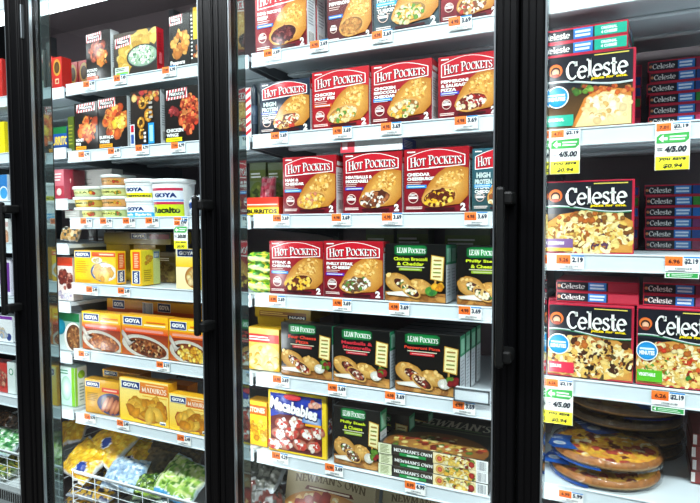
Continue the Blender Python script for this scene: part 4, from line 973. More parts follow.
prod('snack_box', 'narrow black and yellow box next to the right frame on the top shelf', 'food box', None, 190.5, 200, 8, z, blackyellow, '1c1917', D=.03)
for i, (u0, u1, vt, Y) in enumerate(((48, 52.5, 57, .18), (53, 62, 58, .18))):
    prod('red_box', 'narrow red box with a gold oval, %s of the pair by the mullion' % ('left', 'right')[i], 'food box', 'red boxes with gold ovals', u0, u1, vt, ZZ0[0], redoval, 'b3241c', D=.04, Y=Y)
for i, (u0, u1, vt) in enumerate(((69, 78, 63), (79, 90, 61))):
    prod('red_box', 'dim red box set back on the top shelf, %s' % ('left one of two', 'half behind a dark snack box')[i], 'food box', 'red boxes with gold ovals', u0, u1, vt, z, redoval, 'a8241c', D=.05, Y=.34)
z = Z1_[1]
prod('snack_box', 'dark snack box of wings, first of the row on the second shelf', 'food box', SN, 75, 98, 104, z, snack([(.6, .45, .38, .24, 16, .15, WING)], ['HONEY', 'BBQ'], 'f0a01c', logo=(.1, .80, .9, .97)), '2a2220', D=.04)
prod('snack_box', 'dark snack box of wings with pale dip, second in the second shelf row', 'food box', SN, 98.7, 127, 99, z, snack([(.6, .55, .38, .28, 22, .14, WING), (.78, .50, .2, .1, 6, .12, ['f2c23a', 'f6d86a'])], ['BUFFALO', 'WINGS'], 'f0a01c', logo=(.02, .80, .62, .97)), '2a2220', D=.045, side=fside)
prod('snack_box', 'snack box picturing golden onion rings', 'food box', None, 131, 160, 92, z, onion, '1b1717', D=.045, side=fside)
prod('snack_box', 'dark snack box with a yellow bar lettered chicken wings', 'food box', SN, 165, 200, 89, z, snack([(.72, .52, .28, .34, 34, .10, ['c2402a', 'a8321e', 'd8683a', '8a2a1a', 'e08a4a']), (.24, .56, .12, .06, 5, .08, ['8a2a2a', 'b54a4a'])], ['CHICKEN', 'WINGS'], 'f2e21a', logo=(.06, .78, .66, .96)), '2a2220', D=.04)
prod('snack_box', 'narrow green and gold box side left of the first wings box', 'food box', None, 68.5, 74.5, 117, z, plain('4a5a1c', 6, '9a9a34'), '4a521c', D=.05, Y=.185)
prod('burrito_box', 'blue and green box lettered in yellow by the mullion', 'food box', None, 52, 67.5, 128, ZZ0[1], bluebox, '14408c', D=.05, Y=.185)
# ---- tubs
z = Z1_[2]
def dips(band1, band2, txt, tc='2a3a1c'):
    def d(a):
        cols_rect(a, 0, .05, 1, .95, lin(band1)); cols_rect(a, .05, .35, .95, .72, lin(band2)); a.text(txt, .48, .54, .60, .26, lin(tc), .03)
        a.blobs(.86, .5, .10, .12, 8, .05, ['c23a2a', 'e8a83a', '5a7a2a'])
    return d
def clearband(c1, c2): return lambda a, zz: lin(c1) if zz < .8 else lin(c2)
GT = 'stacked round dip tubs'
def tubstack(u, wpx, Yf, z0, hs, specs, words):
    r = (P(u+wpx/2, 205, Yf+.03).x-P(u-wpx/2, 205, Yf+.03).x)/2; x = P(u, 205, Yf+r).x; zz = z0
    for h, (b1, b2, t), w in zip(hs, specs, words):
        tub('dip_tub', w, GT, x, Yf+r, zz, r, h-.0008, b1, 'e2e6e2', dips(b1, b2, t)); zz += h
hA = (P(94, 186, .21).z-z)/3; hB = (P(119, 174.5, .21).z-z)/4
tubstack(94, 27, .185, z, [hA]*3, [('c9c48a', 'e2d96a', 'SPREAD'), ('c8a84a', 'e0cf7a', 'HUMMUS'), ('b8c09a', 'd9dc8a', 'SALSA')],
         ['round dip tub at the bottom of the left tub stack', 'round dip tub in the middle of the left tub stack', 'round dip tub on top of the left tub stack'])
tubstack(119, 24, .185, z, [hB]*4, [('b9c07a', 'e2d96a', 'SPREAD'), ('d89a5a', 'e8a85a', 'PEPPER'), ('c8cc8a', 'e9e27a', 'HUMMUS'), ('c8905a', 'e8b06a', 'CHIPOTLE')],
         ['round dip tub at the bottom of the tall tub stack', 'orange round dip tub second from bottom of the tall tub stack', 'yellow round dip tub second from top of the tall tub stack', 'orange round dip tub on top of the tall tub stack'])
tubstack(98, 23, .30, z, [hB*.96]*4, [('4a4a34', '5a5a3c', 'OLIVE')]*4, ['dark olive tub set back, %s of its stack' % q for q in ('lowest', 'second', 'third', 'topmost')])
def lowfat(word, c):
    def d(a):
        cols_rect(a, 0, 0, 1, 1, lin('eef0f0')); cols_rect(a, 0, .02, 1, .34, lin(c)); a.text(word, .55, .17, .72, .20, lin('f4f6f0') if c != 'f2e21c' else lin('2a3a1c'), .04)
        a.text('GOYA', .56, .56, .42, .26, lin('14306e'), .07); cols_rect(a, .0, .82, 1, .86, lin('c9d0d6'))
    return d
uC = 145; Yc = .182; rC = (P(159, 205, Yc+.03).x-P(131.5, 205, Yc+.03).x)/2; xC = P(uC, 205, Yc+rC).x; hC = (P(uC, 178.5, Yc+.02).z-z)/2
tub('cheese_tub', 'white tub with a blue band, under the yellow banded tub', 'white tubs', xC, Yc+rC, z, rC, hC, 'e6eaec', 'f2f4f4', lowfat('Fresh Spirit', '1f9ad0'), 2.6)
tub('cheese_tub', 'white tub with a yellow band on top of the blue banded tub', 'white tubs', xC-.002, Yc+rC, z+hC, rC, hC, 'e6eaec', 'f2f4f4', lowfat('Cremoso', 'f2e21c'), 2.6)
rD = (P(190.5, 205, Yc+.04).x-P(157.5, 205, Yc+.04).x)/2; xD = P(174, 205, Yc+rD).x; hD = P(174, 179, Yc+.03).z-z
def bigtub(a):
    cols_rect(a, 0, 0, 1, 1, lin('eef0f0')); cols_rect(a, .30, .02, .92, .88, lin('c2284a')); cols_rect(a, .30, .46, .92, .80, lin('e6eaf2')); a.text('GOYA', .60, .66, .42, .15, lin('14306e'), .07); cols_rect(a, .30, .48, .92, .53, lin('7aa8d8'))
    cols_rect(a, .30, .02, .92, .38, lin('c8d81c')); a.text('Recaito', .60, .21, .50, .20, lin('14240c'), .05); a.lines(.03, .12, .22, .50, 5, lin('3a6ac0'), .5); a.rect(.05, .56, .20, .74, lin('3a8ad0'))
tub('seasoning_tub', 'big white tub with pink and lime label on the tub shelf', None, xD, Yc+rD, z, rD, hD, 'eceff0', 'f4f6f6', bigtub, 2.7, .86)
p = P(192, 210, .20); bag('frozen_food_bag', 'silver and blue pouch tip right of the big white tub', None, (p.x, .215, z+.032), .04, .065, .03, (84, 0, -12), ['c8d2dc', 'e8ecf0', '2a4a8c', '9ab0c8'], 'e4e8ec', seed=5)
carton('white_box', 'pale white box with a maroon side set back left of the tubs', 'food box', None, P(75, 187, .27).x, P(112, 187, .27).x, .27, z, P(75, 171, .27).z-z, .05, whiteface, 'd8d4ce')
prod('snack_box', 'narrow maroon box side left of the pale white box', 'food box', None, 65.5, 73.5, 170, z, maroonside, '6a1a26', D=.05, Y=.21)
prod('low_box', 'low grey box in front of the maroon box at the left of the tub shelf', 'food box', None, 66, 80, 211, z, plain('a8a6a0', 2, 'c8c6c0'), 'a8a6a0', D=.03, Y=.178)
prod('snack_box', 'pink and red box by the mullion beside the maroon box', 'food box', None, 52, 64.5, 170, ZZ0[2], pinkred, 'b8485a', D=.05, Y=.185)
# ---- yellow fritter boxes
z = Z1_[3]; GF = 'yellow boxes of fritters'
prod('fritter_box', 'yellow fritter box facing front with a blue ringed plate', 'food box', GF, 74, 117, 250.5, z, fritter, 'f0b91a', D=.04, side=goyaspine, rot=-2)
carton('fritter_box', 'yellow fritter box standing on edge, spine to the front, second in the row', 'food box', GF, P(131, 268, .178).x, P(141, 268, .178).x, .178, z, P(131, 250, .178).z-z, .085, goyaspine, 'efb21a', side=fritterside, rot=2)
prod('fritter_box', 'yellow box beside the right frame with a pale food picture', 'food box', GF, 176, 199, 249, z, lambda a: (a.rect(0, 0, 1, 1, lin('efd9a0'), lin('f6e9c8')), a.rect(0, .55, 1, .86, lin('f2c21c'), lin('f6dc6a')), a.ell(.85, .3, .45, .28, lin('a86a2a'), lin('e0b46a')), a.blobs(.85, .32, .34, .2, 16, .12, ['e8c27a', 'd9a850', 'f0d49a']), goyalogo(a, .48, .90, .84, .19)), 'efc41e', D=.04)
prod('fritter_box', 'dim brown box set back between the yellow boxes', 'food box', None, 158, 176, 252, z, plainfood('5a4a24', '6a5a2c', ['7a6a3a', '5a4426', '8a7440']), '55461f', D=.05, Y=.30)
zz = P(150, 245, .30).z
prod('fritter_box', 'hidden yellow box holding up the dark box at the back', 'food box', None, 134, 156, 246, z, None, 'b8961c', D=.05, Y=.302, h=zz-z)
prod('fritter_box', 'second hidden yellow box holding up the dark box at the back', 'food box', None, 107, 130, 246, z, None, 'b8961c', D=.05, Y=.302, h=zz-z)
carton('lying_box', 'dark yellow flat box lying behind the yellow boxes, its sign on a dark patch', 'food box', None, P(104, 239, .30).x, P(171, 239, .30).x, .30, zz+.001, P(150, 233, .30).z-zz, .10, lambda a: (a.rect(0, 0, 1, 1, lin('a8901c'), lin('4a3c24')), a.rect(.40, .5, 1, 1, lin('3a2e24')), goyalogo(a, .54, .70, .22, .5), a.rect(.70, .45, .98, .85, lin('8a2a2c'))), '8a761c')  # print darkens toward its top, darkest at the upper right
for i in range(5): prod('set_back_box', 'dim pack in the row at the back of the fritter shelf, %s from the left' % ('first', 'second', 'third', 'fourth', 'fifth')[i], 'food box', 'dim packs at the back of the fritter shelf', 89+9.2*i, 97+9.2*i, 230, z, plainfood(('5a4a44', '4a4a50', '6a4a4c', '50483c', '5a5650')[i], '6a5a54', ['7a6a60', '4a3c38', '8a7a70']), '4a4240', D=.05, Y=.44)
p = P(71, 234, .20); bag('frozen_food_bag', 'tan pouch with a dark wrap picture by the mullion above the red topped pack', None, (p.x, .20, p.z), .085, .05, .03, (72, 4, 4), ['c89a5a', '3a3a2a', 'e0c08a', 'a87a3a', '4a4a3c'], 'd8d4cc', seed=9, clear=.1)
prod('meat_pack', 'red topped pack of dark meatballs by the mullion', 'food box', None, 57.5, 73, 257, ZZ0[4], meatpack, 'd8ccc6', D=.04, Y=.185)
# ---- rice meals
z = Z1_[4]; GM = 'orange rice meal boxes'
R1 = [(.54, .22, .40, .19, 110, .030, ['a8562a', 'c2743c', '8a4020', 'b5652e', 'd08a50'], -8, .8)]
R2 = [(.54, .22, .40, .19, 110, .030, ['5a2a18', '7a4024', '8a4a2a', '44200f', 'c8a070', 'a8683a'], -8, .7)]
R3 = [(.56, .22, .38, .19, 60, .045, ['e8b83a', 'f0cc5a', 'c8841c', 'd89a2c', 'f4dc84'], -8, .7)]
prod('rice_meal_box', 'orange meal box of reddish rice, first of the three rice boxes', 'food box', GM, 82.5, 121, 311, z, meal('f4c81c', 'd8321c', R1), 'e09a1c', D=.04, rot=0)
prod('rice_meal_box', 'orange meal box of dark beans and rice, middle of the three rice boxes', 'food box', GM, 122, 168.5, 314, z, meal('f4b81c', 'd8401c', R2), 'e09a1c', D=.04, rot=0)
prod('rice_meal_box', 'orange meal box of yellow stew, last of the three rice boxes', 'food box', GM, 169.5, 209, 319, z, meal('f6cc1c', 'e0601c', R3), 'e09a1c', D=.04, rot=0)
zz = P(150, 316, .26).z
for i in range(3): prod('rice_meal_box', 'hidden rice meal box in the second row, %s' % ('behind the reddish rice box', 'behind the beans box', 'behind the yellow stew box')[i], 'food box', GM, (100, 135, 170)[i], (132, 167, 200)[i], 316, z, None, 'c8861c', D=.04, Y=.262, h=zz-z)
def flatmeal(a):
    a.rect(0, 0, 1, 1, lin('e0701c'), lin('f0b81c')); a.rect(0, .05, 1, .35, lin('d8561c')); goyalogo(a, .14, .62, .14, .62); goyalogo(a, .66, .62, .14, .62); a.rect(.42, .05, .54, .9, WH); a.bars(.43, .1, .53, .85, 9, lin('5a7aa8'))
carton('lying_box', 'orange flat meal box with a barcode lying behind the three rice boxes', 'food box', GM, P(107, 309, .26).x, P(197, 309, .26).x, .26, zz+.001, P(150, 303, .26).z-zz+.004, .14, flatmeal, 'e09a1c', top=plain('e8b01c', 3, 'd8741c'))
prod('meat_box', 'pale teal box with a round meat picture by the mullion left of the rice boxes', 'food box', None, 58, 80, 312, ZZ0[5], tealmeat, 'b8c8c4', D=.04, Y=.185)
# ---- plantains
z = Z1_[5]; GP = 'yellow and orange plantain boxes'
prod('sausage_box', 'brown and yellow box picturing pink sausages', 'food box', None, 86.5, 118.5, 378, z, sausage, 'c08a1c', D=.04, rot=3, Y=.182)
prod('plantain_box', 'large fried plantain box in the middle of the bottom shelf', 'food box', GP, 120, 168.5, 377, z, maduros, 'f0b01c', D=.04, rot=0)
prod('plantain_box', 'smaller fried plantain box beside the right frame', 'food box', GP, 169.5, 210, 393, z, maduros, 'f0b01c', D=.04, rot=0)
prod('plantain_box', 'orange box peeping over the sausage box from behind', 'food box', GP, 103, 141, 369, z, lambda a: (a.rect(0, 0, 1, 1, lin('e08a1c'), lin('f0b43a')), goyalogo(a, .22, .91, .36, .13), a.rect(.45, .82, 1, .97, lin('e89a3c'))), 'd8861c', D=.05, Y=.26)
prod('plantain_box', 'orange box side seen behind the large plantain box', 'food box', GP, 160, 188, 382, z, plain('e8841c', 4, 'f0b05a'), 'e0801c', D=.05, Y=.27)
prod('vegetable_box', 'pale green and white box with a lime edge by the sausage box', 'food box', None, 60, 75, 366, ZZ0[6], greenbox, 'c8dccc', D=.05, Y=.18, side=greenside)
# ---- wire baskets and bags
YB = .165; zr = P(100, 477.5, YB).z
wire_basket('white wire basket full of bagged vegetables below the plantain boxes', P(72, 470, YB).x, MX(2)-.01, YB, zr, .48, .20)
zr0 = P(10, 452, YB).z
wire_basket('white wire basket at the far left behind the cut off door', XA+.02, P(17.5, 453, YB).x if P(17.5, 453, YB).x < MX(1)-.01 else MX(1)-.01, YB, zr0, .48, .14)
PLT = ['e8b01c', 'f2cc3a', 'd89a18', 'f0c02a', 'e0a820']; VG = ['a8c85a', '8ab84a', 'd0dc8a', '5a8a2c', 'e2e8b4']
BL = ((.15, -.15, .22, .22, '1a3a8c'),)
BAGS = [  # u, v, Y, w, l, t, rotation, colours, film, patches, words
 (86, 460, .235, .19, .15, .05, (38, 4, -12), PLT, 'd8dce0', ((.42, -.40, .24, .26, '1a3a8c'),), 'yellow plantain bag with a blue label, nearest the glass at the basket left'),
 (112, 443, .30, .20, .15, .05, (36, 8, -16), PLT, 'd8dce0', ((.12, -.18, .20, .28, '1a3a8c'),), 'bag of yellow plantain pieces with a blue shield label, highest in the basket'),
 (70, 432, .33, .14, .13, .045, (30, -14, 24), PLT, 'c8ccd4', None, 'bag of yellow pieces against the mullion at the left of the basket'),
 (134, 455, .31, .17, .13, .05, (34, 10, 20), PLT, 'd8d8d8', ((.0, -.5, .22, .18, '1a2a6c'),), 'bag of yellow pieces crossed by a white seam in the middle of the basket'),
 (152, 449, .40, .18, .14, .05, (34, 4, -24), ['d8b43a', 'c89a2c', 'b88a2a', 'e0c05a'], 'b8b8b0', ((.1, .1, .20, .2, '22346c'),), 'dull yellow bag at the back of the basket under the shelf'),
 (126, 474, .235, .14, .12, .045, (40, 6, 14), ['9ab8d8', 'c8dcec', '7aa0c8', 'e4eef6', 'a8c8e4'], 'd4e4f0', None, 'pale blue frosty bag in the middle of the basket front'),
 (172, 462, .36, .20, .15, .05, (32, 12, 26), ['5a4a34', '6a5a3c', '7a6444', '4a3c2c'], '8a8a84', None, 'dark brown bag between the blue bag and the green vegetables'),
 (182, 480, .27, .19, .15, .055, (38, 6, -8), VG, 'cfe2ea', ((-.3, -.95, .5, .22, '4a9ad0'), (.5, -.95, .5, .2, '4a9ad0')), 'bag of pale green vegetables with a blue hem at the right of the basket'),
 (150, 486, .24, .10, .10, .04, (30, 0, 30), ['5a7a2c', '3a5a24', '8aa83a', '2f4a1c'], '7a8a6a', None, 'small dark green bag below the pale blue bag'),
 (100, 486, .25, .20, .14, .05, (18, 0, 5), ['c89a2c', '2a2f5a', 'd8b03a', '3a3a3c'], '9aa0a8', None, 'yellow and navy bag lying low behind the basket wires'),
 (160, 500, .26, .22, .14, .05, (16, 0, -6), ['4a5a5a', '6a7a74', '2f3a3c', '8a9a8a'], '8a9498', None, 'grey green bag lying low behind the basket wires'),
 (90, 503, .24, .20, .14, .05, (14, 0, 8), ['b8861c', 'd8a82c', '3a3f4c', '6a6a60'], '9aa0a8', None, 'yellow bag lying lowest behind the basket wires'),
]
for i, (u, v, Y, w_, l_, t_, r_, c_, f_, pt, words) in enumerate(BAGS):
    bag('vegetable_bag', words, 'bags heaped in the wire basket', P(u, v, Y), w_, l_, t_, r_, c_, f_, pt, seed=51+i, lump=.34)
# ================================================================== the far left sliver
G0 = 'goods at the far left behind the cut off door'
def sl(nm, lab, u0, u1, vt, zi, art, col): prod(nm, lab, 'food box', G0, u0, u1, vt, ZZ0[zi], art, col, D=.05, Y=.185, rot=0)
LX = -16
sl('red_box', 'red box at the far left on the highest cut off shelf', LX, 2.6, 62, 0, plain('b8241c', 3, 'e0a08a'), 'a8201c')
sl('yellow_box', 'bright yellow box at the far left edge of the picture', LX, 5, 124, 1, plain('f2dc1a', 3, '3a3a1c'), 'e8d01a')
sl('blue_box', 'blue and white box at the far left edge, above the yellow topped shelf tag', LX, 8, 176, 2, lambda a: (a.rect(0, 0, 1, 1, lin('d8e2ec')), a.rect(.5, .3, 1, 1, lin('2a7ac0')), a.circ(.85, .3, .18, WH), a.circ(.85, .3, .15, lin('3a9ad8'))), 'c8d4e0')
sl('white_box', 'white box at the far left edge behind the top of the black handle', LX, 9, 219, 3, plainfood('e4e4e0', 'c8a8a0', ['d8b090', 'e0c8a8', 'c89070']), 'dcdcd8')
sl('purple_box', 'white and purple box at the far left behind the lower half of the handle', LX, 11, 258, 4, lambda a: (a.rect(0, 0, 1, 1, lin('e2e0e8')), a.rect(.86, .1, .97, .9, lin('6a2a8c')), a.circ(.5, .5, .2, lin('b8a0c8'))), 'dcd8e4')
sl('white_box', 'white box with a blue spot at the far left, below the handle', LX, 13, 314, 5, lambda a: (a.rect(0, 0, 1, 1, lin('e6e8ea')), a.rect(0, .88, 1, 1, lin('7a2a9c')), a.circ(.88, .2, .08, lin('2a3a7c')), a.blobs(.7, .4, .2, .2, 10, .08, ['c8d0e0', 'a8b8d0', 'e0c8a8'])), 'dfe2e6')
prod('meat_box', 'red meat box at the far left edge below the white box', 'food box', G0, -12, 7.5, 361, ZZ0[6], lambda a: (a.rect(0, 0, 1, 1, lin('c2281c')), a.blobs(.7, .45, .3, .3, 30, .07, ['8a2a20', 'a84a34', 'd8a080'])), 'b8281c', D=.05, Y=.185, rot=0)
prod('white_box', 'white and green narrow box right of the red meat box at the far left', 'food box', G0, 8, 15.5, 362, ZZ0[6], lambda a: (a.rect(0, 0, 1, 1, lin('dfe8e4')), a.circ(.5, .7, .3, lin('3a9a6a')), a.circ(.5, .7, .2, WH)), 'd4e0da', D=.05, Y=.185, rot=0)
p = P(3, 441, .25); bag('vegetable_bag', 'bag of green vegetables in the far left basket', 'bags in the far left basket', p, .20, .13, .05, (30, 0, 6), ['3a8a4a', '6ab06a', 'a8d0a0', '2a6a3a', 'd8e8d8'], 'c8dce4', seed=80, lump=.4)
p = P(4, 425, .34); bag('vegetable_bag', 'dark brown bag above the green one in the far left basket', 'bags in the far left basket', p, .20, .13, .05, (30, 0, -6), ['4a3426', '6a4a34', '3a2a20'], '8a8a88', seed=81, lump=.4)
p = P(3, 466, .24); bag('vegetable_bag', 'mixed green bag lying low behind the far left basket wires', 'bags in the far left basket', p, .22, .13, .05, (14, 0, 0), ['5a7a3a', '8a9a4a', '3a4a2a', 'b8a83a'], '98a098', seed=82, lump=.4)
A = P(0, 485, .06); b = MB(); b.box(XA+.02, MX(1)-.04, .050, .075, A.z-.10, A.z, .003)
e = empty('air_grille', (0, 0, 0), 'pale grey slotted air grille at the bottom of the far left door', 'grille'); b.done('grille_panel', GRILLE, e)
b = MB(); x = XA+.04
zg = P(5, 495, .05).z
while x < MX(1)-.05: b.box(x, x+.006, .0485, .0505, zg-.016, zg+.016); x += .012
b.done('slot', GROOVE, e)
# ================================================================== behind the right door: small pizzas
Z3 = BAYZ[3]; GC = 'small pizza boxes behind the right door'; PK = 'c2334a'
def edgeside(a): a.rect(0, 0, 1, 1, lin('c2334a'), lin('d0405a')); a.lines(.2, .05, .8, .95, 16, lin('e8a0a8'), .4)
CH = ['f0dca0', 'e8c878', 'd9a850', 'f4e6b8', 'e0b860']
def CE(label, u0, u1, vt, z, art, Y=.178, **k): return prod('small_pizza_box', label, 'pizza box', GC, u0, u1, vt, z, art, PK, D=.026, Y=Y, side=edgeside, rot=k.pop('rot', 0), **k)
c1 = CE('small plain cheese pizza box under two flat boxes, on the second shelf', 546.5, 635.5, 58, Z3[1], celeste('ORIGINAL', ('2aa88c',), CH, CH, True, True))
c2 = CE('small mushroom pizza box with a purple bar', 546.5, 634.5, 182, Z3[2], celeste('MUSHROOM', ('7a5a8c', 'e8a82c'), ['f0dc9a', 'e8cc7a', 'f6e8b8', 'e0b85a'], ['8a5a2a', '5a3a5a', 'a87a3a', '7a4a24', 'c2622a'], False))
c3 = CE('small pizza box with a red bar below two flat boxes', 548, 634, 303, Z3[3], celeste('DELUXE', ('d8304a',), CH, ['4a2a1c', '8a3a24', '2a1c14', '5a4a2a'], True, size=.05))
c4 = CE('small vegetable pizza box with a green bar, cut by the right edge of the picture', 636.5, 722, 307, Z3[3], celeste('VEGETABLE', ('5ab82c',), CH, ['c23a24', '3a7a2c', '5a9a3a', '8a3a24', 'd8582c'], True, size=.04))
def flat(label, u0, u1, v0, v1, z0, bar, Y, txt=None, D=.15, top=None, h=None, turn=0):
    vm = (v0+v1)/2; X0, X1 = P(u0, vm, Y).x, P(u1, vm, Y).x
    if h is None: h = P(u0, v0, Y).z-P(u0, v1, Y).z
    carton('small_pizza_box', label, 'pizza box', GC, X0, X1, Y, z0, h-.0006, D, celside(bar, txt), PK, side=lambda a: celside(bar)(a), top=top, rot=turn+random.uniform(-.4, .4)); return z0+h
hz = lambda u, vt, z, Y=.178: z+P(u, vt, Y).z-z
zt_ = P(546.5, 58, .178).z+.001
CE('small pizza box hidden behind the plain cheese pizza box', 546, 634, 58, Z3[1], None, Y=.212, h=zt_-.001-Z3[1])
CE('second small pizza box hidden behind the plain cheese pizza box', 546, 634, 58, Z3[1], None, Y=.275, h=zt_-.001-Z3[1])
hh = .029
for i in range(2): zt_ = flat('teal ended flat small pizza box, %s of two on the plain cheese box' % ('lower', 'upper')[i], 539, 628, 34, 52, zt_, '1fa88c', .182, ['ORIGINAL', '4 CHEESE'], h=hh, turn=-3.2)
zt_ = P(548, 303, .178).z+.001
CE('small pizza box hidden behind the red barred pizza box', 548, 634, 303, Z3[3], None, Y=.212, h=zt_-.001-Z3[3]); CE('second small pizza box hidden behind the red barred pizza box', 548, 634, 303, Z3[3], None, Y=.275, h=zt_-.001-Z3[3])
for i in range(2): zt_ = flat('red ended flat small pizza box, %s of two on the red barred box' % ('lower', 'upper')[i], 556, 639, 292, 305, zt_, 'b8384a', .205, None, h=.0245)
zt_ = P(636.5, 307, .178).z+.001
CE('small pizza box hidden behind the green barred pizza box', 637, 722, 307, Z3[3], None, Y=.212, h=zt_-.001-Z3[3]); CE('second small pizza box hidden behind the green barred pizza box', 637, 722, 307, Z3[3], None, Y=.275, h=zt_-.001-Z3[3])
for i in range(2): zt_ = flat('flat small pizza box, %s of the pair on the green barred box' % ('lower', 'upper')[i], 643, 727, 294, 306, zt_, '8a3a5a', .205, None, h=.0245)
# the two dim stacks at the back of each shelf
N_ = ('bottom', 'second', 'third', 'fourth', 'fifth', 'sixth', 'seventh')
for sh, n, bars in ((1, 7, ('7a4ab8', 'c2406a', '8a2a4a', '3a8a3a', '2a4a8c', '2a4a8c', '8a2a4a')), (2, 6, ('8a3a5a', '2a4a8c', '7a3a6a', '2a6ab8', '3a8a3a', '2a4a8c')), (3, 4, ('8a3a5a',)*4)):
    for st, (u0, u1, Y) in enumerate(((575, 641, .43), (648, 724, .41))):
        zt_ = Z3[sh]
        for i in range(n):
            zt_ = flat('dim flat small pizza box, %s of the %s back stack beside the %s' % (N_[i], ('hidden', 'visible')[st], ('plain cheese box', 'mushroom box', 'green barred box')[sh-1]), u0+random.uniform(-2, 2), u1, 100, 112, zt_, bars[i], Y, None, h=.0262)
# ---- wrapped pizzas
zs = Z3[4]
PT = [('a83a2c', .011, 22), ('6a2418', .010, 12), ('e8b02c', .013, 16), ('f2e2b0', .012, 14)]
xp = P(606, 465, .30).x; R_ = .118
wrapped_pizza('clear wrapped round pizza at the bottom of the front pair on the lowest shelf', 'wrapped round pizzas', xp-.004, .285, zs+.006, R_, PT, ('e8b84a', 'd8923a'), 3, (0, 0, 0), '1450a8')
wrapped_pizza('clear wrapped cheese and pepperoni pizza, top of the front pair, face in view', 'wrapped round pizzas', xp, .29, zs+.044, R_, PT, ('f0c23a', 'd8862c'), 5, (-1.5, 1, 10), '1450a8')
for i in range(4):
    wrapped_pizza('clear wrapped pizza seen from its frosty edge, %s of the back stack of four' % N_[i].replace('fourth', 'top'), 'wrapped round pizzas', P(622, 430, .46).x+.004*(i % 2), .50+.004*(i % 3), zs+.006+.0345*i, .140, [('7a3a24', .012, 14), ('4a2a1c', .010, 12)], ('a8823c', '7a5a34'), 11+i, (.7*(i % 2), .5*(i % 2), 40*i), '16307a' if i % 2 else None, '7a6248')
zt_ = zs
for i in range(4):
    X0, X1 = P(691, 470, .30).x, P(760, 470, .30).x
    carton('flat_box', 'dark red flat box at the bottom right edge of the picture, %s of its stack' % ('lowest', 'second', 'third', 'top')[i], 'food box', 'dark red flat boxes at the bottom right', X0+.002*(i % 2), X1, .30, zt_, .0275, .16, lambda a: (a.rect(0, 0, 1, 1, lin('7a2420')), a.rect(0, .1, .06, .9, lin('d8d0cc')), a.rect(.3, .2, .8, .8, lin('c8b8b0'))), '6a201c'); zt_ += .0285
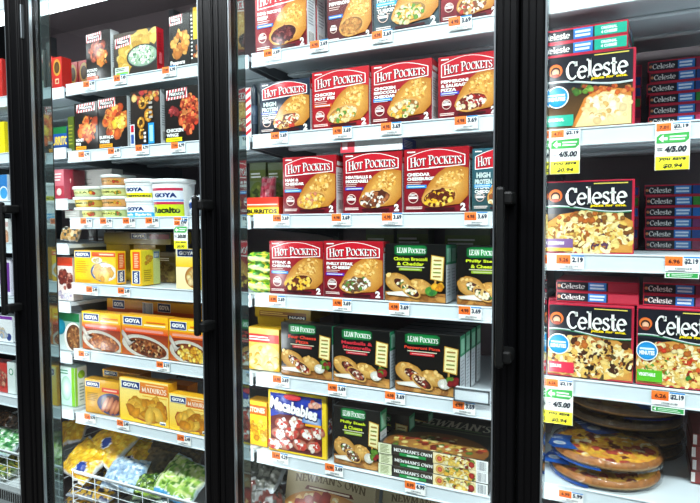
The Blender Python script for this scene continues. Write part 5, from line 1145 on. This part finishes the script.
# ================================================================== price tags
def tags(L):
    for u, v, a, b_, words in L: price_tag(u, v, a, b_, 'orange and white price tag under '+words)
tags([(89, 85.5, '7.99', '6.99', 'the potato skin snack box'), (120, 79.5, '8.99', '7.49', 'the spinach dip box'), (169, 71.5, '7.99', '6.99', 'the golden poppers box'),
      (84, 156, '7.99', '6.99', 'the first wings box'), (114, 152.5, '7.99', '6.99', 'the second wings box'), (142, 149.5, '5.29', '4.79', 'the onion ring box'), (178, 147, '7.99', '6.99', 'the chicken wings box with yellow bar'),
      (86, 222.5, '4.99', '3.99', 'the left tub stack'), (106, 222.5, '4.99', '3.99', 'the tall tub stack, left of two'), (129, 222.3, '4.99', '3.99', 'the tall tub stack, right of two'), (152, 222.2, '3.99', '2.99', 'the white banded tubs'), (181, 222, '5.49', '3.99', 'the big white tub'),
      (92, 291, '2.99', '2.49', 'the yellow box with blue ringed plate'), (124, 292.5, '2.99', '2.49', 'the yellow box on edge'),
      (84, 355.5, '3.99', '3.29', 'the reddish rice meal box'), (163, 366.5, '3.99', '3.19', 'the beans and rice meal box'),
      (90, 418.5, '4.29', '3.79', 'the pink sausage box'), (123, 425, '2.79', '2.49', 'the large plantain box'), (184, 440, '2.79', '2.49', 'the smaller plantain box'),
      (272, 54.5, '4.98', '3.69', 'the dark beef filling box'), (319, 46, '4.98', '3.69', 'the two white box sides'), (382, 36.5, '4.98', '3.69', 'the grey protein box'), (460, 23, '4.98', '3.69', 'the cut off red box on the top shelf'),
      (279, 137.5, '4.98', '3.69', 'the dark blue protein box'), (342, 132.5, '4.98', '3.69', 'the chicken pot pie box'), (391, 128.5, '4.98', '3.69', 'the chicken broccoli red box'), (466, 122.5, '4.98', '3.69', 'the sausage pizza red box'),
      (281, 220, '4.98', '3.69', 'the ham and cheddar box'), (341, 219.5, '4.98', '3.69', 'the meatballs red box'), (392, 219, '4.98', '3.69', 'the cheeseburger box'), (476, 218.5, '4.98', '3.69', 'the teal protein box'),
      (277, 301, '4.98', '3.69', 'the red box beside the green bags'), (342, 305, '4.98', '3.69', 'the philly steak red box'), (399, 309, '4.98', '3.69', 'the broccoli box with green sign'), (470, 313, '4.98', '3.69', 'the green signed box cut by the frame'),
      (281, 381.5, '4.98', '3.69', 'the four cheese black box'), (337, 390, '4.98', '3.69', 'the meatballs black box'), (395, 398, '4.98', '3.69', 'the pepperoni pizza black box'), (464, 408, '4.98', '3.69', 'the low white label holder'),
      (280, 458, '5.49', '4.29', 'the blue pizza bites box'), (334, 470, '4.98', '3.69', 'the lowest black sandwich box'), (415, 488, '8.99', '6.99', 'the stack of long flat pizza boxes')])
price_tag(570, 262, '5.26', '2.19', 'orange and white price tag under the mushroom pizza box', w=.056, h=.030)
sale_card(545, 573, 379, 424, '6.26', '$2.19', 'green and yellow sale card hanging below the red barred pizza box')
sale_card(550, 580, 129, 174, '4.71', '$2.19', 'green and yellow sale card hanging below the plain cheese pizza box')
sale_card(655, 690, 122, 170, '7.01', '$2.19', 'green and yellow sale card hanging below the dim back stack of the second shelf')
sale_card(174, 187.5, 220, 249, '5.49', '3.99', 'small green and yellow sale card hanging below the big white tub', '2/3.00', '$0.90')
def greentag(u, v, a, b_, words):
    price_tag(u, v, a, b_, words, w=.060, h=.030)
    p = P(u, v, YL-.0032); ar = Art(.060, .012); ar.rect(0, 0, 1, 1, WH); ar.rect(.03, .12, .97, .88, lin('2f9a48')); ar.poly([(.06, .5), (.14, .8), (.14, .2)], WH); ar.lines(.2, .25, .9, .75, 2, lin('d8f0dc'), .4)
    o = ar.build('green_strip', PRINT_MATT, card=(.0008, WH)); o.location = (p.x, YL-.0032, p.z-.029); meta(o, words.replace('orange and white price tag', 'green strip below the price tag'), 'price strip')
greentag(682, 264, '6.96', '$2.19', 'orange and white price tag under the dim stack right of the mushroom box')
greentag(668, 399, '6.26', '$2.19', 'orange and white price tag under the green barred pizza box')
price_tag(571, 497, '6.99', '5.99', 'orange and white price tag under the front pair of wrapped pizzas', w=.05, h=.024)
bpy.data.objects.remove(_fo)
S.view_settings.exposure = EXPOSURE
